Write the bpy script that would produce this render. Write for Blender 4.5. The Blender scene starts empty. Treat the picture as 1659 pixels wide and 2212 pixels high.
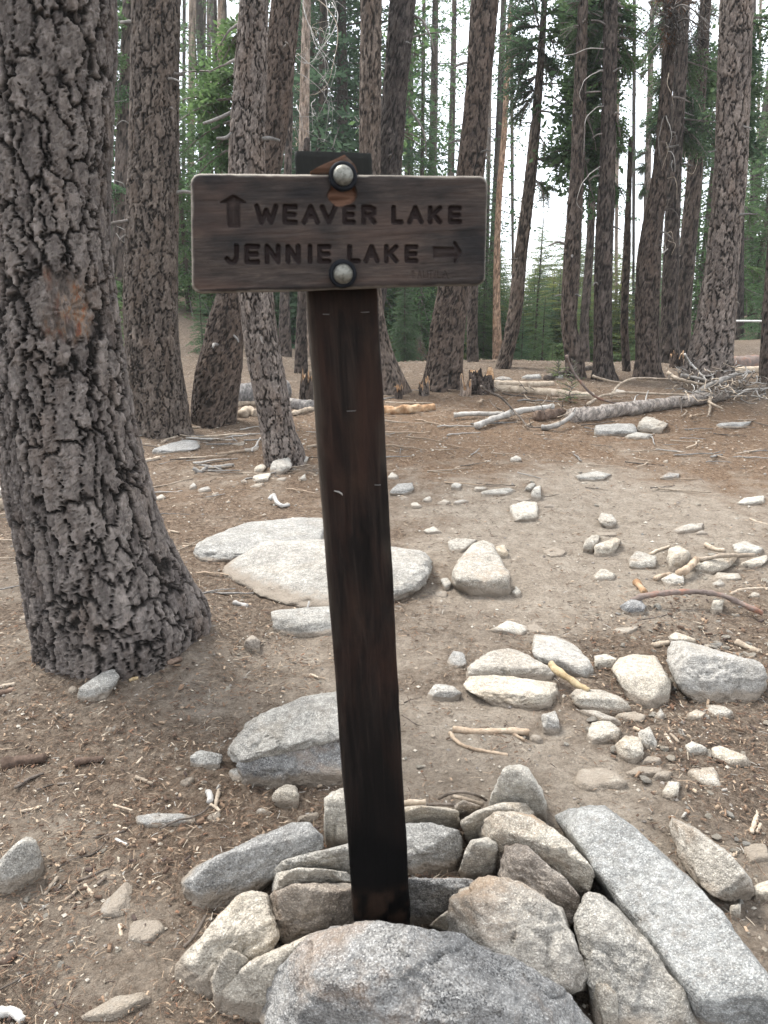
import bpy, bmesh, math, random
import numpy as np
from mathutils import Vector, Matrix

C = bpy.context.scene.collection
S = bpy.context.scene
random.seed(11)
RNG = np.random.default_rng(11)

# ------------------------------------------------------------------ camera
TH = math.radians(15.4)      # the phone looks down by this much
CAMH = 1.25                  # lens height above the trail
F = 1661.6                   # focal length in units of the 1659 x 2212 measuring grid
cd = bpy.data.cameras.new('camera')
cam = bpy.data.objects.new('camera', cd)
C.objects.link(cam)
cam.location = (0, 0, CAMH)
cam.rotation_euler = (math.pi / 2 - TH, 0, 0)
cd.sensor_fit = 'VERTICAL'
cd.sensor_height = 34.6
cd.sensor_width = 25.95
cd.lens = 26.0
cd.clip_start = 0.05
cd.clip_end = 400
cd.dof.use_dof = True
cd.dof.focus_distance = 4.5
cd.dof.aperture_fstop = 14.0
S.camera = cam

# ------------------------------------------------------------------ light
SUN_EL, SUN_AZ = 57.0, -50.0     # soft light through thin cloud, high from the left
w = bpy.data.worlds.new('World')
S.world = w
w.use_nodes = True
wn = w.node_tree
wn.nodes.clear()
wo = wn.nodes.new('ShaderNodeOutputWorld')
wb = wn.nodes.new('ShaderNodeBackground')
wb.inputs['Strength'].default_value = 0.050
sk = wn.nodes.new('ShaderNodeTexSky')
sk.sky_type = 'NISHITA'
sk.sun_disc = False
sk.sun_elevation = math.radians(SUN_EL)
sk.sun_rotation = math.radians(SUN_AZ)
sk.altitude = 2300
wm = wn.nodes.new('ShaderNodeMix')
wm.data_type = 'RGBA'
wm.inputs['Factor'].default_value = 0.80
wm.inputs['B'].default_value = (9.6, 9.9, 10.4, 1)     # even bright cloud cover
wn.links.new(sk.outputs['Color'], wm.inputs['A'])
wn.links.new(wm.outputs['Result'], wb.inputs['Color'])
wn.links.new(wb.outputs['Background'], wo.inputs['Surface'])
sd = bpy.data.lights.new('sun', 'SUN')
sd.energy = 1.5
sd.angle = math.radians(22)
sd.color = (1.0, 0.965, 0.91)
sun = bpy.data.objects.new('sun', sd)
C.objects.link(sun)
_e, _a = math.radians(SUN_EL), math.radians(SUN_AZ)
_d = Vector((math.sin(_a) * math.cos(_e), math.cos(_a) * math.cos(_e), math.sin(_e)))
sun.rotation_euler = _d.to_track_quat('Z', 'Y').to_euler()
S.view_settings.view_transform = 'Standard'
S.view_settings.look = 'None'
S.view_settings.gamma = 1
S.view_settings.use_curve_mapping = False
S.view_settings.exposure = 2.45
S.render.engine = 'CYCLES'
S.cycles.max_bounces = 6
S.cycles.diffuse_bounces = 4
S.cycles.glossy_bounces = 2
S.cycles.transmission_bounces = 4
S.cycles.volume_bounces = 1
S.cycles.transparent_max_bounces = 8
S.cycles.use_denoising = True

# ------------------------------------------------------------------ noise (numpy)
def _hash(ix, iy, iz, seed):
    h = (ix.astype(np.uint32) * np.uint32(374761393) + iy.astype(np.uint32) * np.uint32(668265263)
         + iz.astype(np.uint32) * np.uint32(2147483647 ^ 0x5bd1e995) + np.uint32((seed * 974711 + 12345) & 0xffffffff))
    h = (h ^ (h >> np.uint32(13))) * np.uint32(1274126177)
    h = (h ^ (h >> np.uint32(16))) * np.uint32(2246822519)
    h = h ^ (h >> np.uint32(15))
    return (h >> np.uint32(8)).astype(np.float32) / np.float32(16777216.0)

def vnoise(p, seed=0):
    p = np.asarray(p, np.float32)
    i = np.floor(p)
    f = p - i
    f = f * f * f * (f * (f * 6 - 15) + 10)
    i = i.astype(np.int64)
    x, y, z = i[:, 0], i[:, 1], i[:, 2]
    r = 0
    for dx in (0, 1):
        wx = f[:, 0] if dx else 1 - f[:, 0]
        for dy in (0, 1):
            wy = f[:, 1] if dy else 1 - f[:, 1]
            for dz in (0, 1):
                wz = f[:, 2] if dz else 1 - f[:, 2]
                r = r + wx * wy * wz * _hash(x + dx, y + dy, z + dz, seed)
    return r * 2 - 1

def fbm(p, octv=4, seed=0, gain=0.5, lac=2.03):
    p = np.asarray(p, np.float32)
    a, r, n = 1.0, 0, 0
    for k in range(octv):
        r = r + a * vnoise(p + 17.3 * k, seed + k)
        n += a
        a *= gain
        p = p * lac
    return r / n

def worley(p, seed=0, k=2):
    p = np.asarray(p, np.float32)
    i = np.floor(p).astype(np.int64)
    f1 = np.full(len(p), 9.0, np.float32)
    f2 = np.full(len(p), 9.0, np.float32)
    cid = np.zeros(len(p), np.float32)
    for dx in (-1, 0, 1):
        for dy in (-1, 0, 1):
            for dz in (-1, 0, 1):
                cx, cy, cz = i[:, 0] + dx, i[:, 1] + dy, i[:, 2] + dz
                px = cx + _hash(cx, cy, cz, seed + 1)
                py = cy + _hash(cx, cy, cz, seed + 2)
                pz = cz + _hash(cx, cy, cz, seed + 3)
                a, b, c = px - p[:, 0], py - p[:, 1], pz - p[:, 2]
                if k == 2:
                    d = np.sqrt(a * a + b * b + c * c).astype(np.float32)
                else:                                  # blockier cells
                    d = np.sqrt(np.sqrt(a ** 4 + b ** 4 + c ** 4)).astype(np.float32)
                near = d < f1
                f2 = np.where(near, f1, np.minimum(f2, d))
                cid = np.where(near, _hash(cx, cy, cz, seed + 4), cid)
                f1 = np.where(near, d, f1)
    return f1, f2, cid

def sstep(a, b, x):
    t = np.clip((x - a) / (b - a), 0, 1)
    return t * t * (3 - 2 * t)

# ------------------------------------------------------------------ terrain
def G(x, y):
    """height of the forest floor"""
    x = np.asarray(x, np.float64)
    y = np.asarray(y, np.float64)
    x, y = np.broadcast_arrays(x, y)
    r = np.hypot(x, y)
    a = x / np.maximum(np.abs(y), 0.5)
    z = 0.052 * np.maximum(y - 2.6, 0) - 0.052 * np.maximum(y - 10.5, 0)
    z = z + 0.05 * np.exp(-((x - 0.05) ** 2 + (y - 1.3) ** 2) / 0.35)
    # left bank rises, the middle falls away behind the crest, right stays level
    s = 0.115 * sstep(-0.12, -0.27, a) - 0.085 * sstep(-0.16, 0.0, a) * (1 - sstep(0.30, 0.46, a)) + 0.03 * sstep(0.36, 0.5, a)
    far = np.clip(y - 10.0, 0, 26)
    z = z + s * far * sstep(0, 4, far)
    z = z + 0.03 * np.maximum(-x - 1.6, 0) * sstep(1.5, 4, y)
    # mounds round the near trunks
    for tx, ty, h, q in MOUNDS:
        z = z + h * np.exp(-((x - tx) ** 2 + (y - ty) ** 2) / (q * q))
    p = np.stack([x.ravel(), y.ravel(), np.zeros(x.size)], 1)
    n = 0.06 * fbm(p * 0.55, 3, 5).reshape(x.shape) * sstep(1.0, 6.0, r) + 0.018 * fbm(p * 2.7 + 3, 3, 6).reshape(x.shape)
    return z + n * np.minimum(1, 0.4 + r * 0.2)

MOUNDS = [(-0.95, 2.55, 0.10, 0.42)]

def ray(px, py):
    dx, dy = (px - 829.5) / F, (1106 - py) / F
    return np.array([dx, math.cos(TH) + dy * math.sin(TH), -math.sin(TH) + dy * math.cos(TH)])

_T = np.geomspace(0.5, 90, 420)
def hit(px, py, h=0.0):
    """the spot on the forest floor (or h above it) seen at a measuring-grid position"""
    d = ray(px, py)
    x, y, z = d[0] * _T, d[1] * _T, CAMH + d[2] * _T
    f = z - G(x, y) - h
    k = np.where(f <= 0)[0]
    if len(k) == 0:
        t = 60.0
    elif k[0] == 0:
        t = _T[0]
    else:
        k = k[0]
        t = _T[k - 1] + (_T[k] - _T[k - 1]) * f[k - 1] / (f[k - 1] - f[k])
    return np.array([d[0] * t, d[1] * t, CAMH + d[2] * t])

def at(px, py, Y):
    d = ray(px, py)
    t = Y / d[1]
    return np.array([d[0] * t, Y, CAMH + d[2] * t])

def proj(p):
    x, y, z = p[0], p[1], p[2] - CAMH
    dep = y * math.cos(TH) - z * math.sin(TH)
    up = y * math.sin(TH) + z * math.cos(TH)
    return 829.5 + F * x / dep, 1106 - F * up / dep, dep

OFF = {1: (0, 0), 2: (829.5, 0), 3: (0, 553), 4: (829.5, 553), 5: (0, 1106), 6: (829.5, 1106), 7: (0, 1659), 8: (829.5, 1659)}
def D(r, x, y):
    if r == 0:
        return x, y
    return OFF[r][0] + x / 2, OFF[r][1] + y / 2

# ------------------------------------------------------------------ mesh + object helpers
def mesh(name, v, f, mats, attrs=None, smooth=True, mi=None):
    me = bpy.data.meshes.new(name)
    v = np.asarray(v, np.float32)
    me.vertices.add(len(v))
    me.vertices.foreach_set('co', v.ravel())
    fl = f if isinstance(f, (list, tuple)) else [f]
    fl = [np.asarray(q, np.int32) for q in fl if len(q)]
    tot = sum(q.size for q in fl)
    npol = sum(len(q) for q in fl)
    me.loops.add(tot)
    me.polygons.add(npol)
    me.loops.foreach_set('vertex_index', np.concatenate([q.ravel() for q in fl]))
    st, o = [], 0
    for q in fl:
        st.append(np.arange(len(q), dtype=np.int32) * q.shape[1] + o)
        o += q.size
    me.polygons.foreach_set('loop_start', np.concatenate(st))
    me.update(calc_edges=True)
    me.polygons.foreach_set('use_smooth', np.full(npol, smooth))
    for m in (mats if isinstance(mats, (list, tuple)) else [mats]):
        me.materials.append(m)
    if mi is not None:
        me.polygons.foreach_set('material_index', np.asarray(mi, np.int32))
    for k, a in (attrs or {}).items():
        a = np.asarray(a, np.float32)
        if a.ndim == 2:
            at_ = me.attributes.new(k, 'FLOAT_COLOR', 'POINT')
            at_.data.foreach_set('color', a.ravel())
        else:
            at_ = me.attributes.new(k, 'FLOAT', 'POINT')
            at_.data.foreach_set('value', a)
    return me

def link(name, me, parent=None, loc=None, rot=None, scale=None):
    o = bpy.data.objects.new(name, me)
    C.objects.link(o)
    if parent is not None:
        o.parent = parent
    if loc is not None:
        o.location = loc
    if rot is not None:
        o.rotation_euler = rot
    if scale is not None:
        o.scale = scale if hasattr(scale, '__len__') else (scale,) * 3
    return o

def tag(o, label=None, cat=None, group=None, kind=None):
    if label: o['label'] = label
    if cat: o['category'] = cat
    if group: o['group'] = group
    if kind: o['kind'] = kind
    return o

def empty(name, loc, label, cat, group=None):
    o = bpy.data.objects.new(name, None)
    C.objects.link(o)
    o.location = loc
    o.empty_display_size = 0.1
    return tag(o, label, cat, group)

def frames(P):
    P = np.asarray(P, float)
    T = np.gradient(P, axis=0)
    T /= np.maximum(np.linalg.norm(T, axis=1, keepdims=True), 1e-9)
    ref = np.array([0, 0, 1.0]) if abs(T[:, 2]).mean() < 0.8 else np.array([0, 1.0, 0])
    A = np.cross(T, ref)
    A /= np.maximum(np.linalg.norm(A, axis=1, keepdims=True), 1e-9)
    return T, A, np.cross(A, T)

def resample(P, n):
    P = np.asarray(P, float)
    d = np.r_[0, np.cumsum(np.linalg.norm(np.diff(P[:, :3], axis=0), axis=1))]
    # catmull-rom through the points
    s = np.linspace(0, d[-1], n)
    out = []
    for c in range(P.shape[1]):
        m = np.gradient(P[:, c], d) if len(P) > 2 else np.full(len(P), (P[-1, c] - P[0, c]) / max(d[-1], 1e-9))
        k = np.clip(np.searchsorted(d, s, 'right') - 1, 0, len(P) - 2)
        h = d[k + 1] - d[k]
        t = (s - d[k]) / h
        out.append((2 * t ** 3 - 3 * t ** 2 + 1) * P[k, c] + (t ** 3 - 2 * t ** 2 + t) * h * m[k]
                   + (-2 * t ** 3 + 3 * t ** 2) * P[k + 1, c] + (t ** 3 - t ** 2) * h * m[k + 1])
    return np.stack(out, 1)

def tube(P, R, n=8, bump=0.0, seed=0, cap=True):
    P = np.asarray(P, float)
    k = len(P)
    R = np.broadcast_to(np.asarray(R, float), (k,))
    T, A, B = frames(P)
    th = np.arange(n) / n * 2 * np.pi
    ring = A[:, None] * np.cos(th)[None, :, None] + B[:, None] * np.sin(th)[None, :, None]
    V = P[:, None] + ring * R[:, None, None]
    V = V.reshape(-1, 3)
    if bump:
        q = V / max(R.mean(), 1e-4)
        V = V + (ring.reshape(-1, 3) * (bump * np.repeat(R, n) * fbm(q * np.array([0.7, 0.7, 0.7]) + seed * 7.1, 3, seed))[:, None])
    i = np.arange(k - 1)[:, None] * n
    j = np.arange(n)[None, :]
    jj = (j + 1) % n
    Q = np.stack([i + j, i + jj, i + n + jj, i + n + j], -1).reshape(-1, 4)
    tri = np.zeros((0, 3), int)
    if cap:
        c0, c1 = len(V), len(V) + 1
        V = np.vstack([V, P[0] - T[0] * R[0] * 0.12, P[-1] + T[-1] * R[-1] * 0.12])
        a = np.arange(n)
        b = (a + 1) % n
        tri = np.vstack([np.stack([np.full(n, c0), b, a], 1), np.stack([np.full(n, c1), (k - 1) * n + a, (k - 1) * n + b], 1)])
    return V, Q, tri

class MB:
    def __init__(s):
        s.v, s.q, s.t, s.qm, s.tm, s.n = [], [], [], [], [], 0
    def add(s, V, Q, T=None, m=0):
        s.v.append(np.asarray(V, float))
        if Q is not None and len(Q):
            s.q.append(np.asarray(Q) + s.n); s.qm.append(np.full(len(Q), m))
        if T is not None and len(T):
            s.t.append(np.asarray(T) + s.n); s.tm.append(np.full(len(T), m))
        s.n += len(V)
    def mesh(s, name, mats, attrs=None, smooth=True):
        f, mi = [], []
        if s.q: f.append(np.concatenate(s.q)); mi += s.qm
        if s.t: f.append(np.concatenate(s.t)); mi += s.tm
        return mesh(name, np.concatenate(s.v), f, mats, attrs, smooth, np.concatenate(mi))

# ------------------------------------------------------------------ materials
class NT:
    def __init__(s, name, rough=0.85, spec=0.25):
        s.m = bpy.data.materials.new(name)
        s.m.use_nodes = True
        s.t = s.m.node_tree
        s.b = s.t.nodes['Principled BSDF']
        s.out = s.t.nodes['Material Output']
        s.b.inputs['Roughness'].default_value = rough
        s.b.inputs['Specular IOR Level'].default_value = spec
    def node(s, kind, **k):
        n = s.t.nodes.new(kind)
        for a, b in k.items():
            setattr(n, a, b)
        return n
    def put(s, sock, v):
        if hasattr(v, 'is_linked') or isinstance(v, bpy.types.NodeSocket):
            s.t.links.new(v, sock)
        elif isinstance(v, (tuple, list)) and len(v) == 3 and sock.type == 'RGBA':
            sock.default_value = (*v, 1)
        else:
            sock.default_value = v
    def obj(s, scale=(1, 1, 1), rnd=True):
        c = s.node('ShaderNodeTexCoord').outputs['Object']
        if rnd:
            r = s.node('ShaderNodeObjectInfo').outputs['Random']
            m = s.node('ShaderNodeVectorMath', operation='MULTIPLY_ADD')
            s.put(m.inputs[0], r); m.inputs[1].default_value = (37, 53, 71); s.put(m.inputs[2], c)
            c = m.outputs[0]
        mp = s.node('ShaderNodeMapping')
        s.put(mp.inputs['Vector'], c)
        mp.inputs['Scale'].default_value = scale
        return mp.outputs[0]
    def rnd(s):
        return s.node('ShaderNodeObjectInfo').outputs['Random']
    def noise(s, vec, scale, det=4, rough=0.55, dist=0.0):
        n = s.node('ShaderNodeTexNoise')
        s.put(n.inputs['Vector'], vec)
        n.inputs['Scale'].default_value = scale
        n.inputs['Detail'].default_value = det
        n.inputs['Roughness'].default_value = rough
        n.inputs['Distortion'].default_value = dist
        return n.outputs['Fac']
    def vor(s, vec, scale, feature='F1', out='Distance'):
        n = s.node('ShaderNodeTexVoronoi', feature=feature)
        s.put(n.inputs['Vector'], vec)
        n.inputs['Scale'].default_value = scale
        return n.outputs[out]
    def ramp(s, fac, stops, interp='LINEAR'):
        n = s.node('ShaderNodeValToRGB')
        n.color_ramp.interpolation = interp
        e = n.color_ramp.elements
        while len(e) < len(stops):
            e.new(0.5)
        for k, (p, c) in enumerate(stops):
            e[k].position = p
            e[k].color = (*c, 1) if hasattr(c, '__len__') else (c, c, c, 1)
        s.put(n.inputs[0], fac)
        return n.outputs[0]
    def mix(s, fac, a, b, blend='MIX'):
        n = s.node('ShaderNodeMix', data_type='RGBA', blend_type=blend)
        s.put(n.inputs['Factor'], fac); s.put(n.inputs['A'], a); s.put(n.inputs['B'], b)
        return n.outputs['Result']
    def math(s, op, a, b=0.0):
        n = s.node('ShaderNodeMath', operation=op)
        s.put(n.inputs[0], a); s.put(n.inputs[1], b)
        return n.outputs[0]
    def attr(s, name, out='Fac'):
        return s.node('ShaderNodeAttribute', attribute_name=name).outputs[out]
    def bump(s, h, strength, dist, prev=None):
        n = s.node('ShaderNodeBump')
        n.inputs['Strength'].default_value = strength
        n.inputs['Distance'].default_value = dist
        s.put(n.inputs['Height'], h)
        if prev is not None:
            s.put(n.inputs['Normal'], prev)
        return n.outputs[0]
    def fin(s, col, normal=None):
        s.put(s.b.inputs['Base Color'], col)
        if normal is not None:
            s.put(s.b.inputs['Normal'], normal)
        return s.m

def granite(name, a, b, speck, stain, stain_amt=0.5, dark_amt=0.5):
    n = NT(name, 0.82, 0.3)
    v = n.obj()
    base = n.mix(n.ramp(n.noise(v, 9, 5, 0.6), [(0.36, 0), (0.64, 1)]), a, b)
    # crystals
    cr = n.noise(v, 330, 2, 0.6)
    base = n.mix(n.ramp(cr, [(0.53, 0), (0.64, 0.75)]), base, tuple(min(1, c * 1.5 + 0.05) for c in b))
    dk = n.math('MULTIPLY', n.ramp(n.noise(v, 250, 2, 0.65), [(0.49, 0), (0.60, 1)]),
                n.ramp(n.noise(v, 12, 4, 0.65), [(0.36, 0.15), (0.64, 1)]))
    base = n.mix(n.math('MULTIPLY', dk, dark_amt), base, speck)
    mid = n.ramp(n.noise(v, 60, 5, 0.7), [(0.28, 0.55), (0.72, 1.3)])
    base = n.mix(1.0, base, mid, 'MULTIPLY')
    # rusty weathering and dirt in patches
    st = n.ramp(n.noise(v, 5.5, 6, 0.65, 0.6), [(0.52, 0), (0.70, 1)])
    base = n.mix(n.math('MULTIPLY', st, stain_amt), base, stain)
    dirt = n.ramp(n.noise(v, 26, 5, 0.75), [(0.55, 0), (0.75, 0.55)])
    base = n.mix(dirt, base, (0.17, 0.14, 0.11))
    vein = n.ramp(n.noise(n.obj((1.0, 2.6, 6.0)), 11, 6, 0.7, 1.2), [(0.47, 0), (0.5, 0.5), (0.53, 0)])
    base = n.mix(vein, base, (0.11, 0.10, 0.09))
    tint = n.ramp(n.rnd(), [(0, (0.86, 0.86, 0.87)), (0.5, (1.0, 0.99, 0.97)), (1, (1.14, 1.10, 1.04))])
    base = n.mix(1.0, base, tint, 'MULTIPLY')
    soil = n.math('ADD', n.attr('soil'), n.math('MULTIPLY', n.math('SUBTRACT', n.noise(v, 30, 5, 0.7), 0.5), 1.1))
    base = n.mix(n.ramp(soil, [(0.3, 0), (0.7, 0.9)]), base, (0.25, 0.208, 0.163))
    h = n.math('ADD', n.noise(v, 40, 6, 0.68), n.math('MULTIPLY', n.noise(v, 190, 3, 0.65), 0.45))
    nm = n.bump(h, 1.0, 0.018)
    return n.fin(base, nm)

M = {}
M['cream'] = granite('cream_granite', (0.395, 0.355, 0.295), (0.50, 0.46, 0.395), (0.12, 0.11, 0.10), (0.33, 0.23, 0.13), 0.45, 0.35)
M['pale'] = granite('pale_granite', (0.39, 0.367, 0.325), (0.51, 0.485, 0.435), (0.10, 0.10, 0.10), (0.36, 0.28, 0.19), 0.35, 0.4)
M['grey'] = granite('grey_granite', (0.275, 0.268, 0.25), (0.41, 0.40, 0.373), (0.055, 0.058, 0.062), (0.31, 0.26, 0.19), 0.30, 0.6)
M['blue'] = granite('blue_grey_granite', (0.225, 0.235, 0.238), (0.345, 0.355, 0.355), (0.045, 0.05, 0.056), (0.27, 0.26, 0.23), 0.2, 0.6)
M['dark'] = granite('dark_granite', (0.20, 0.198, 0.194), (0.36, 0.355, 0.343), (0.03, 0.03, 0.033), (0.34, 0.225, 0.14), 0.6, 0.85)
M['tan'] = granite('tan_granite', (0.375, 0.335, 0.28), (0.51, 0.475, 0.41), (0.09, 0.08, 0.07), (0.33, 0.20, 0.10), 0.55, 0.45)
M['brown'] = granite('brown_stone', (0.20, 0.165, 0.135), (0.34, 0.30, 0.255), (0.06, 0.05, 0.045), (0.26, 0.15, 0.085), 0.55, 0.5)

def bark_mat(name, fissure, mid, plate, warm, fine=1.0, fade=0.0):
    n = NT(name, 0.9, 0.18)
    v = n.obj((1, 1, 0.45))
    h = n.attr('bark')
    jit = n.math('ADD', h, n.math('MULTIPLY', n.math('SUBTRACT', n.noise(v, 70 * fine, 6, 0.75), 0.5), 0.9))
    col = n.ramp(jit, [(-0.0, fissure), (0.22, tuple(0.6 * c for c in mid)), (0.5, mid), (0.95, plate)])
    cellv = n.attr('cell')
    col = n.mix(1.0, col, n.ramp(cellv, [(0, (0.74, 0.73, 0.75)), (0.5, (1, 0.97, 0.96)), (1, (1.25, 1.20, 1.16))]), 'MULTIPLY')
    patch = n.ramp(n.noise(v, 9 * fine, 4, 0.65), [(0.5, 0), (0.68, 0.7)])
    col = n.mix(patch, col, warm)
    flake = n.ramp(n.noise(n.obj((1, 1, 0.6)), 42 * fine, 6, 0.8), [(0.56, 0), (0.66, 0.55)])
    col = n.mix(flake, col, tuple(min(1, c * 1.4) for c in plate))
    col = n.mix(n.ramp(n.attr('crack'), [(0.2, 0), (0.85, 0.92)]), col, fissure)
    sc = n.attr('scar')
    red = n.ramp(n.noise(v, 45, 4, 0.7), [(0.34, (0.04, 0.03, 0.027)), (0.45, (0.19, 0.16, 0.14)), (0.54, (0.185, 0.12, 0.078)), (0.62, (0.20, 0.068, 0.036)), (0.70, (0.04, 0.025, 0.022))])
    col = n.mix(sc, col, red)
    tint = n.ramp(n.rnd(), [(0, (0.76, 0.77, 0.80)), (0.35, (1.0, 0.97, 0.94)), (0.7, (1.12, 1.04, 0.97)), (1, (1.22, 1.2, 1.19))])
    col = n.mix(1.0, col, tint, 'MULTIPLY')
    wv = n.node('ShaderNodeVectorMath', operation='MULTIPLY_ADD')
    nz = n.node('ShaderNodeTexNoise'); n.put(nz.inputs['Vector'], n.obj((1, 1, 0.6))); nz.inputs['Scale'].default_value = 26 * fine; nz.inputs['Detail'].default_value = 5
    n.put(wv.inputs[0], nz.outputs['Color']); wv.inputs[1].default_value = (0.05 / fine,) * 3; n.put(wv.inputs[2], n.obj((1, 1, 0.55)))
    s1 = n.vor(wv.outputs[0], 34 * fine, 'F1', 'Color'); s2 = n.vor(wv.outputs[0], 85 * fine, 'F1', 'Color')
    b = n.math('ADD', n.math('MULTIPLY', s1, 0.55), n.math('MULTIPLY', s2, 0.28))
    b = n.math('ADD', b, n.math('MULTIPLY', n.noise(n.obj((1, 1, 0.5)), 60 * fine, 7, 0.78), 0.75))
    sc2 = n.math('ADD', n.math('MULTIPLY', n.math('ADD', s1, s2), 0.55), 0.48)
    col = n.mix(1.0, col, sc2, 'MULTIPLY')
    return n.fin(col, n.bump(b, 1.0, 0.016 / fine))

M['bark_near'] = bark_mat('plated_bark', (0.016, 0.014, 0.0125), (0.100, 0.089, 0.082), (0.20, 0.185, 0.173), (0.145, 0.115, 0.096))
M['bark'] = bark_mat('furrowed_bark', (0.016, 0.0135, 0.0115), (0.074, 0.062, 0.053), (0.150, 0.132, 0.116), (0.115, 0.088, 0.070), 0.8)
M['bark_dark'] = bark_mat('dark_bark', (0.017, 0.0145, 0.0125), (0.058, 0.048, 0.042), (0.108, 0.093, 0.083), (0.092, 0.070, 0.057), 0.7)
M['bark_pale'] = bark_mat('pale_bark', (0.10, 0.085, 0.07), (0.20, 0.17, 0.145), (0.32, 0.285, 0.25), (0.25, 0.175, 0.12), 0.6)
M['bark_tan'] = bark_mat('orange_tan_bark', (0.13, 0.09, 0.065), (0.27, 0.185, 0.13), (0.36, 0.27, 0.20), (0.29, 0.18, 0.115), 0.6)

M['greybark'] = bark_mat('grey_cracked_log_bark', (0.15, 0.145, 0.137), (0.235, 0.228, 0.218), (0.31, 0.30, 0.288), (0.17, 0.15, 0.13), 0.8)

def wood_mat(name, a, b, c, spec=0.2, s=1.0, cracks=0.5):
    n = NT(name, 0.85, spec)
    v = n.obj()
    q = n.noise(v, 22 * s, 5, 0.65)
    col = n.ramp(q, [(0.32, a), (0.5, b), (0.68, c)])
    col = n.mix(n.ramp(n.noise(v, 130 * s, 4, 0.7), [(0.5, 0), (0.7, cracks)]), col, tuple(x * 0.35 for x in a))
    tint = n.ramp(n.rnd(), [(0, (0.72, 0.70, 0.68)), (0.6, (1, 0.98, 0.95)), (1, (1.2, 1.17, 1.12))])
    col = n.mix(1.0, col, tint, 'MULTIPLY')
    return n.fin(col, n.bump(n.noise(v, 90 * s, 5, 0.7), 0.6, 0.006))

M['silver'] = wood_mat('silvered_dead_wood', (0.19, 0.18, 0.168), (0.30, 0.288, 0.272), (0.40, 0.388, 0.368))
M['greywood'] = wood_mat('grey_weathered_log', (0.10, 0.096, 0.092), (0.19, 0.182, 0.174), (0.29, 0.28, 0.265), 0.2, 0.7)
M['tanwood'] = wood_mat('bare_tan_wood', (0.19, 0.145, 0.105), (0.30, 0.235, 0.175), (0.39, 0.325, 0.255))
M['drywood'] = wood_mat('dry_stick_wood', (0.22, 0.18, 0.14), (0.34, 0.285, 0.225), (0.46, 0.40, 0.33))
M['twig'] = wood_mat('dark_twig_bark', (0.055, 0.045, 0.038), (0.105, 0.088, 0.075), (0.18, 0.155, 0.135))
M['barkchip'] = wood_mat('bark_flake', (0.05, 0.036, 0.028), (0.105, 0.072, 0.055), (0.19, 0.14, 0.11))
M['redbark'] = wood_mat('red_patched_branch_bark', (0.14, 0.115, 0.105), (0.21, 0.165, 0.145), (0.29, 0.135, 0.085), 0.2, 0.45)
M['orangewood'] = wood_mat('splintered_orange_wood', (0.16, 0.085, 0.045), (0.30, 0.19, 0.11), (0.42, 0.32, 0.22), 0.15, 0.5, 0.3)
M['whitewood'] = wood_mat('bleached_twig_wood', (0.27, 0.262, 0.25), (0.39, 0.38, 0.365), (0.48, 0.47, 0.45), 0.2, 1, 0.2)
M['limb'] = wood_mat('dead_limb_wood', (0.09, 0.08, 0.072), (0.15, 0.135, 0.125), (0.23, 0.215, 0.20), 0.2, 0.5)
M['yellowwood'] = wood_mat('yellow_split_wood', (0.20, 0.145, 0.08), (0.31, 0.245, 0.15), (0.40, 0.335, 0.225))

def leaf_mat(name, dark, lite, trans=0.35):
    n = NT(name, 0.7, 0.2)
    v = n.obj(rnd=False)
    a = n.attr('tone')
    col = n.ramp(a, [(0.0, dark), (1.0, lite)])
    tint = n.ramp(n.rnd(), [(0, (0.75, 0.82, 0.85)), (0.5, (1, 1, 1)), (1, (1.25, 1.15, 0.95))])
    col = n.mix(1.0, col, tint, 'MULTIPLY')
    n.put(n.b.inputs['Base Color'], col)
    tr = n.node('ShaderNodeBsdfTranslucent')
    n.put(tr.inputs['Color'], col)
    mx = n.node('ShaderNodeMixShader')
    mx.inputs[0].default_value = trans
    n.t.links.new(n.b.outputs[0], mx.inputs[1])
    n.t.links.new(tr.outputs[0], mx.inputs[2])
    n.t.links.new(mx.outputs[0], n.out.inputs['Surface'])
    return n.m

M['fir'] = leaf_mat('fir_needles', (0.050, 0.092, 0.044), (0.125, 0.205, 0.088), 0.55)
M['firdark'] = leaf_mat('dark_fir_needles', (0.038, 0.068, 0.041), (0.105, 0.165, 0.088), 0.5)
M['firyellow'] = leaf_mat('yellow_green_needles', (0.10, 0.135, 0.045), (0.24, 0.27, 0.10), 0.5)
M['firbright'] = leaf_mat('young_fir_needles', (0.065, 0.115, 0.055), (0.155, 0.245, 0.115), 0.5)
M['seedling'] = leaf_mat('seedling_needles', (0.10, 0.16, 0.05), (0.20, 0.27, 0.09), 0.4)
M['brownneedle'] = leaf_mat('dead_brown_needles', (0.085, 0.040, 0.022), (0.20, 0.105, 0.06), 0.25)
M['moss'] = leaf_mat('dry_moss', (0.06, 0.052, 0.016), (0.14, 0.12, 0.04), 0.1)

# forest floor: dust and needle litter, blended by what lies where
n = NT('forest_floor', 0.95, 0.1)
v = n.obj(rnd=False)
dust, red = n.attr('dust'), n.attr('red')
fine = n.noise(v, 210, 4, 0.7)
cl = n.noise(v, 38, 6, 0.72)
lit = n.ramp(cl, [(0.28, (0.050, 0.037, 0.028)), (0.47, (0.130, 0.098, 0.074)), (0.66, (0.255, 0.205, 0.158))])
redc = n.ramp(cl, [(0.28, (0.066, 0.040, 0.026)), (0.48, (0.155, 0.099, 0.062)), (0.68, (0.275, 0.196, 0.135))])
lit = n.mix(red, lit, redc)
needle = n.ramp(n.noise(n.obj((1, 1, 1), False), 160, 3, 0.75, 2.5), [(0.54, 0), (0.66, 0.8)])
lit = n.mix(needle, lit, (0.32, 0.27, 0.21))
dc = n.ramp(n.noise(v, 13, 6, 0.65), [(0.28, (0.235, 0.193, 0.151)), (0.5, (0.325, 0.274, 0.218)), (0.72, (0.415, 0.36, 0.295))])
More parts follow.
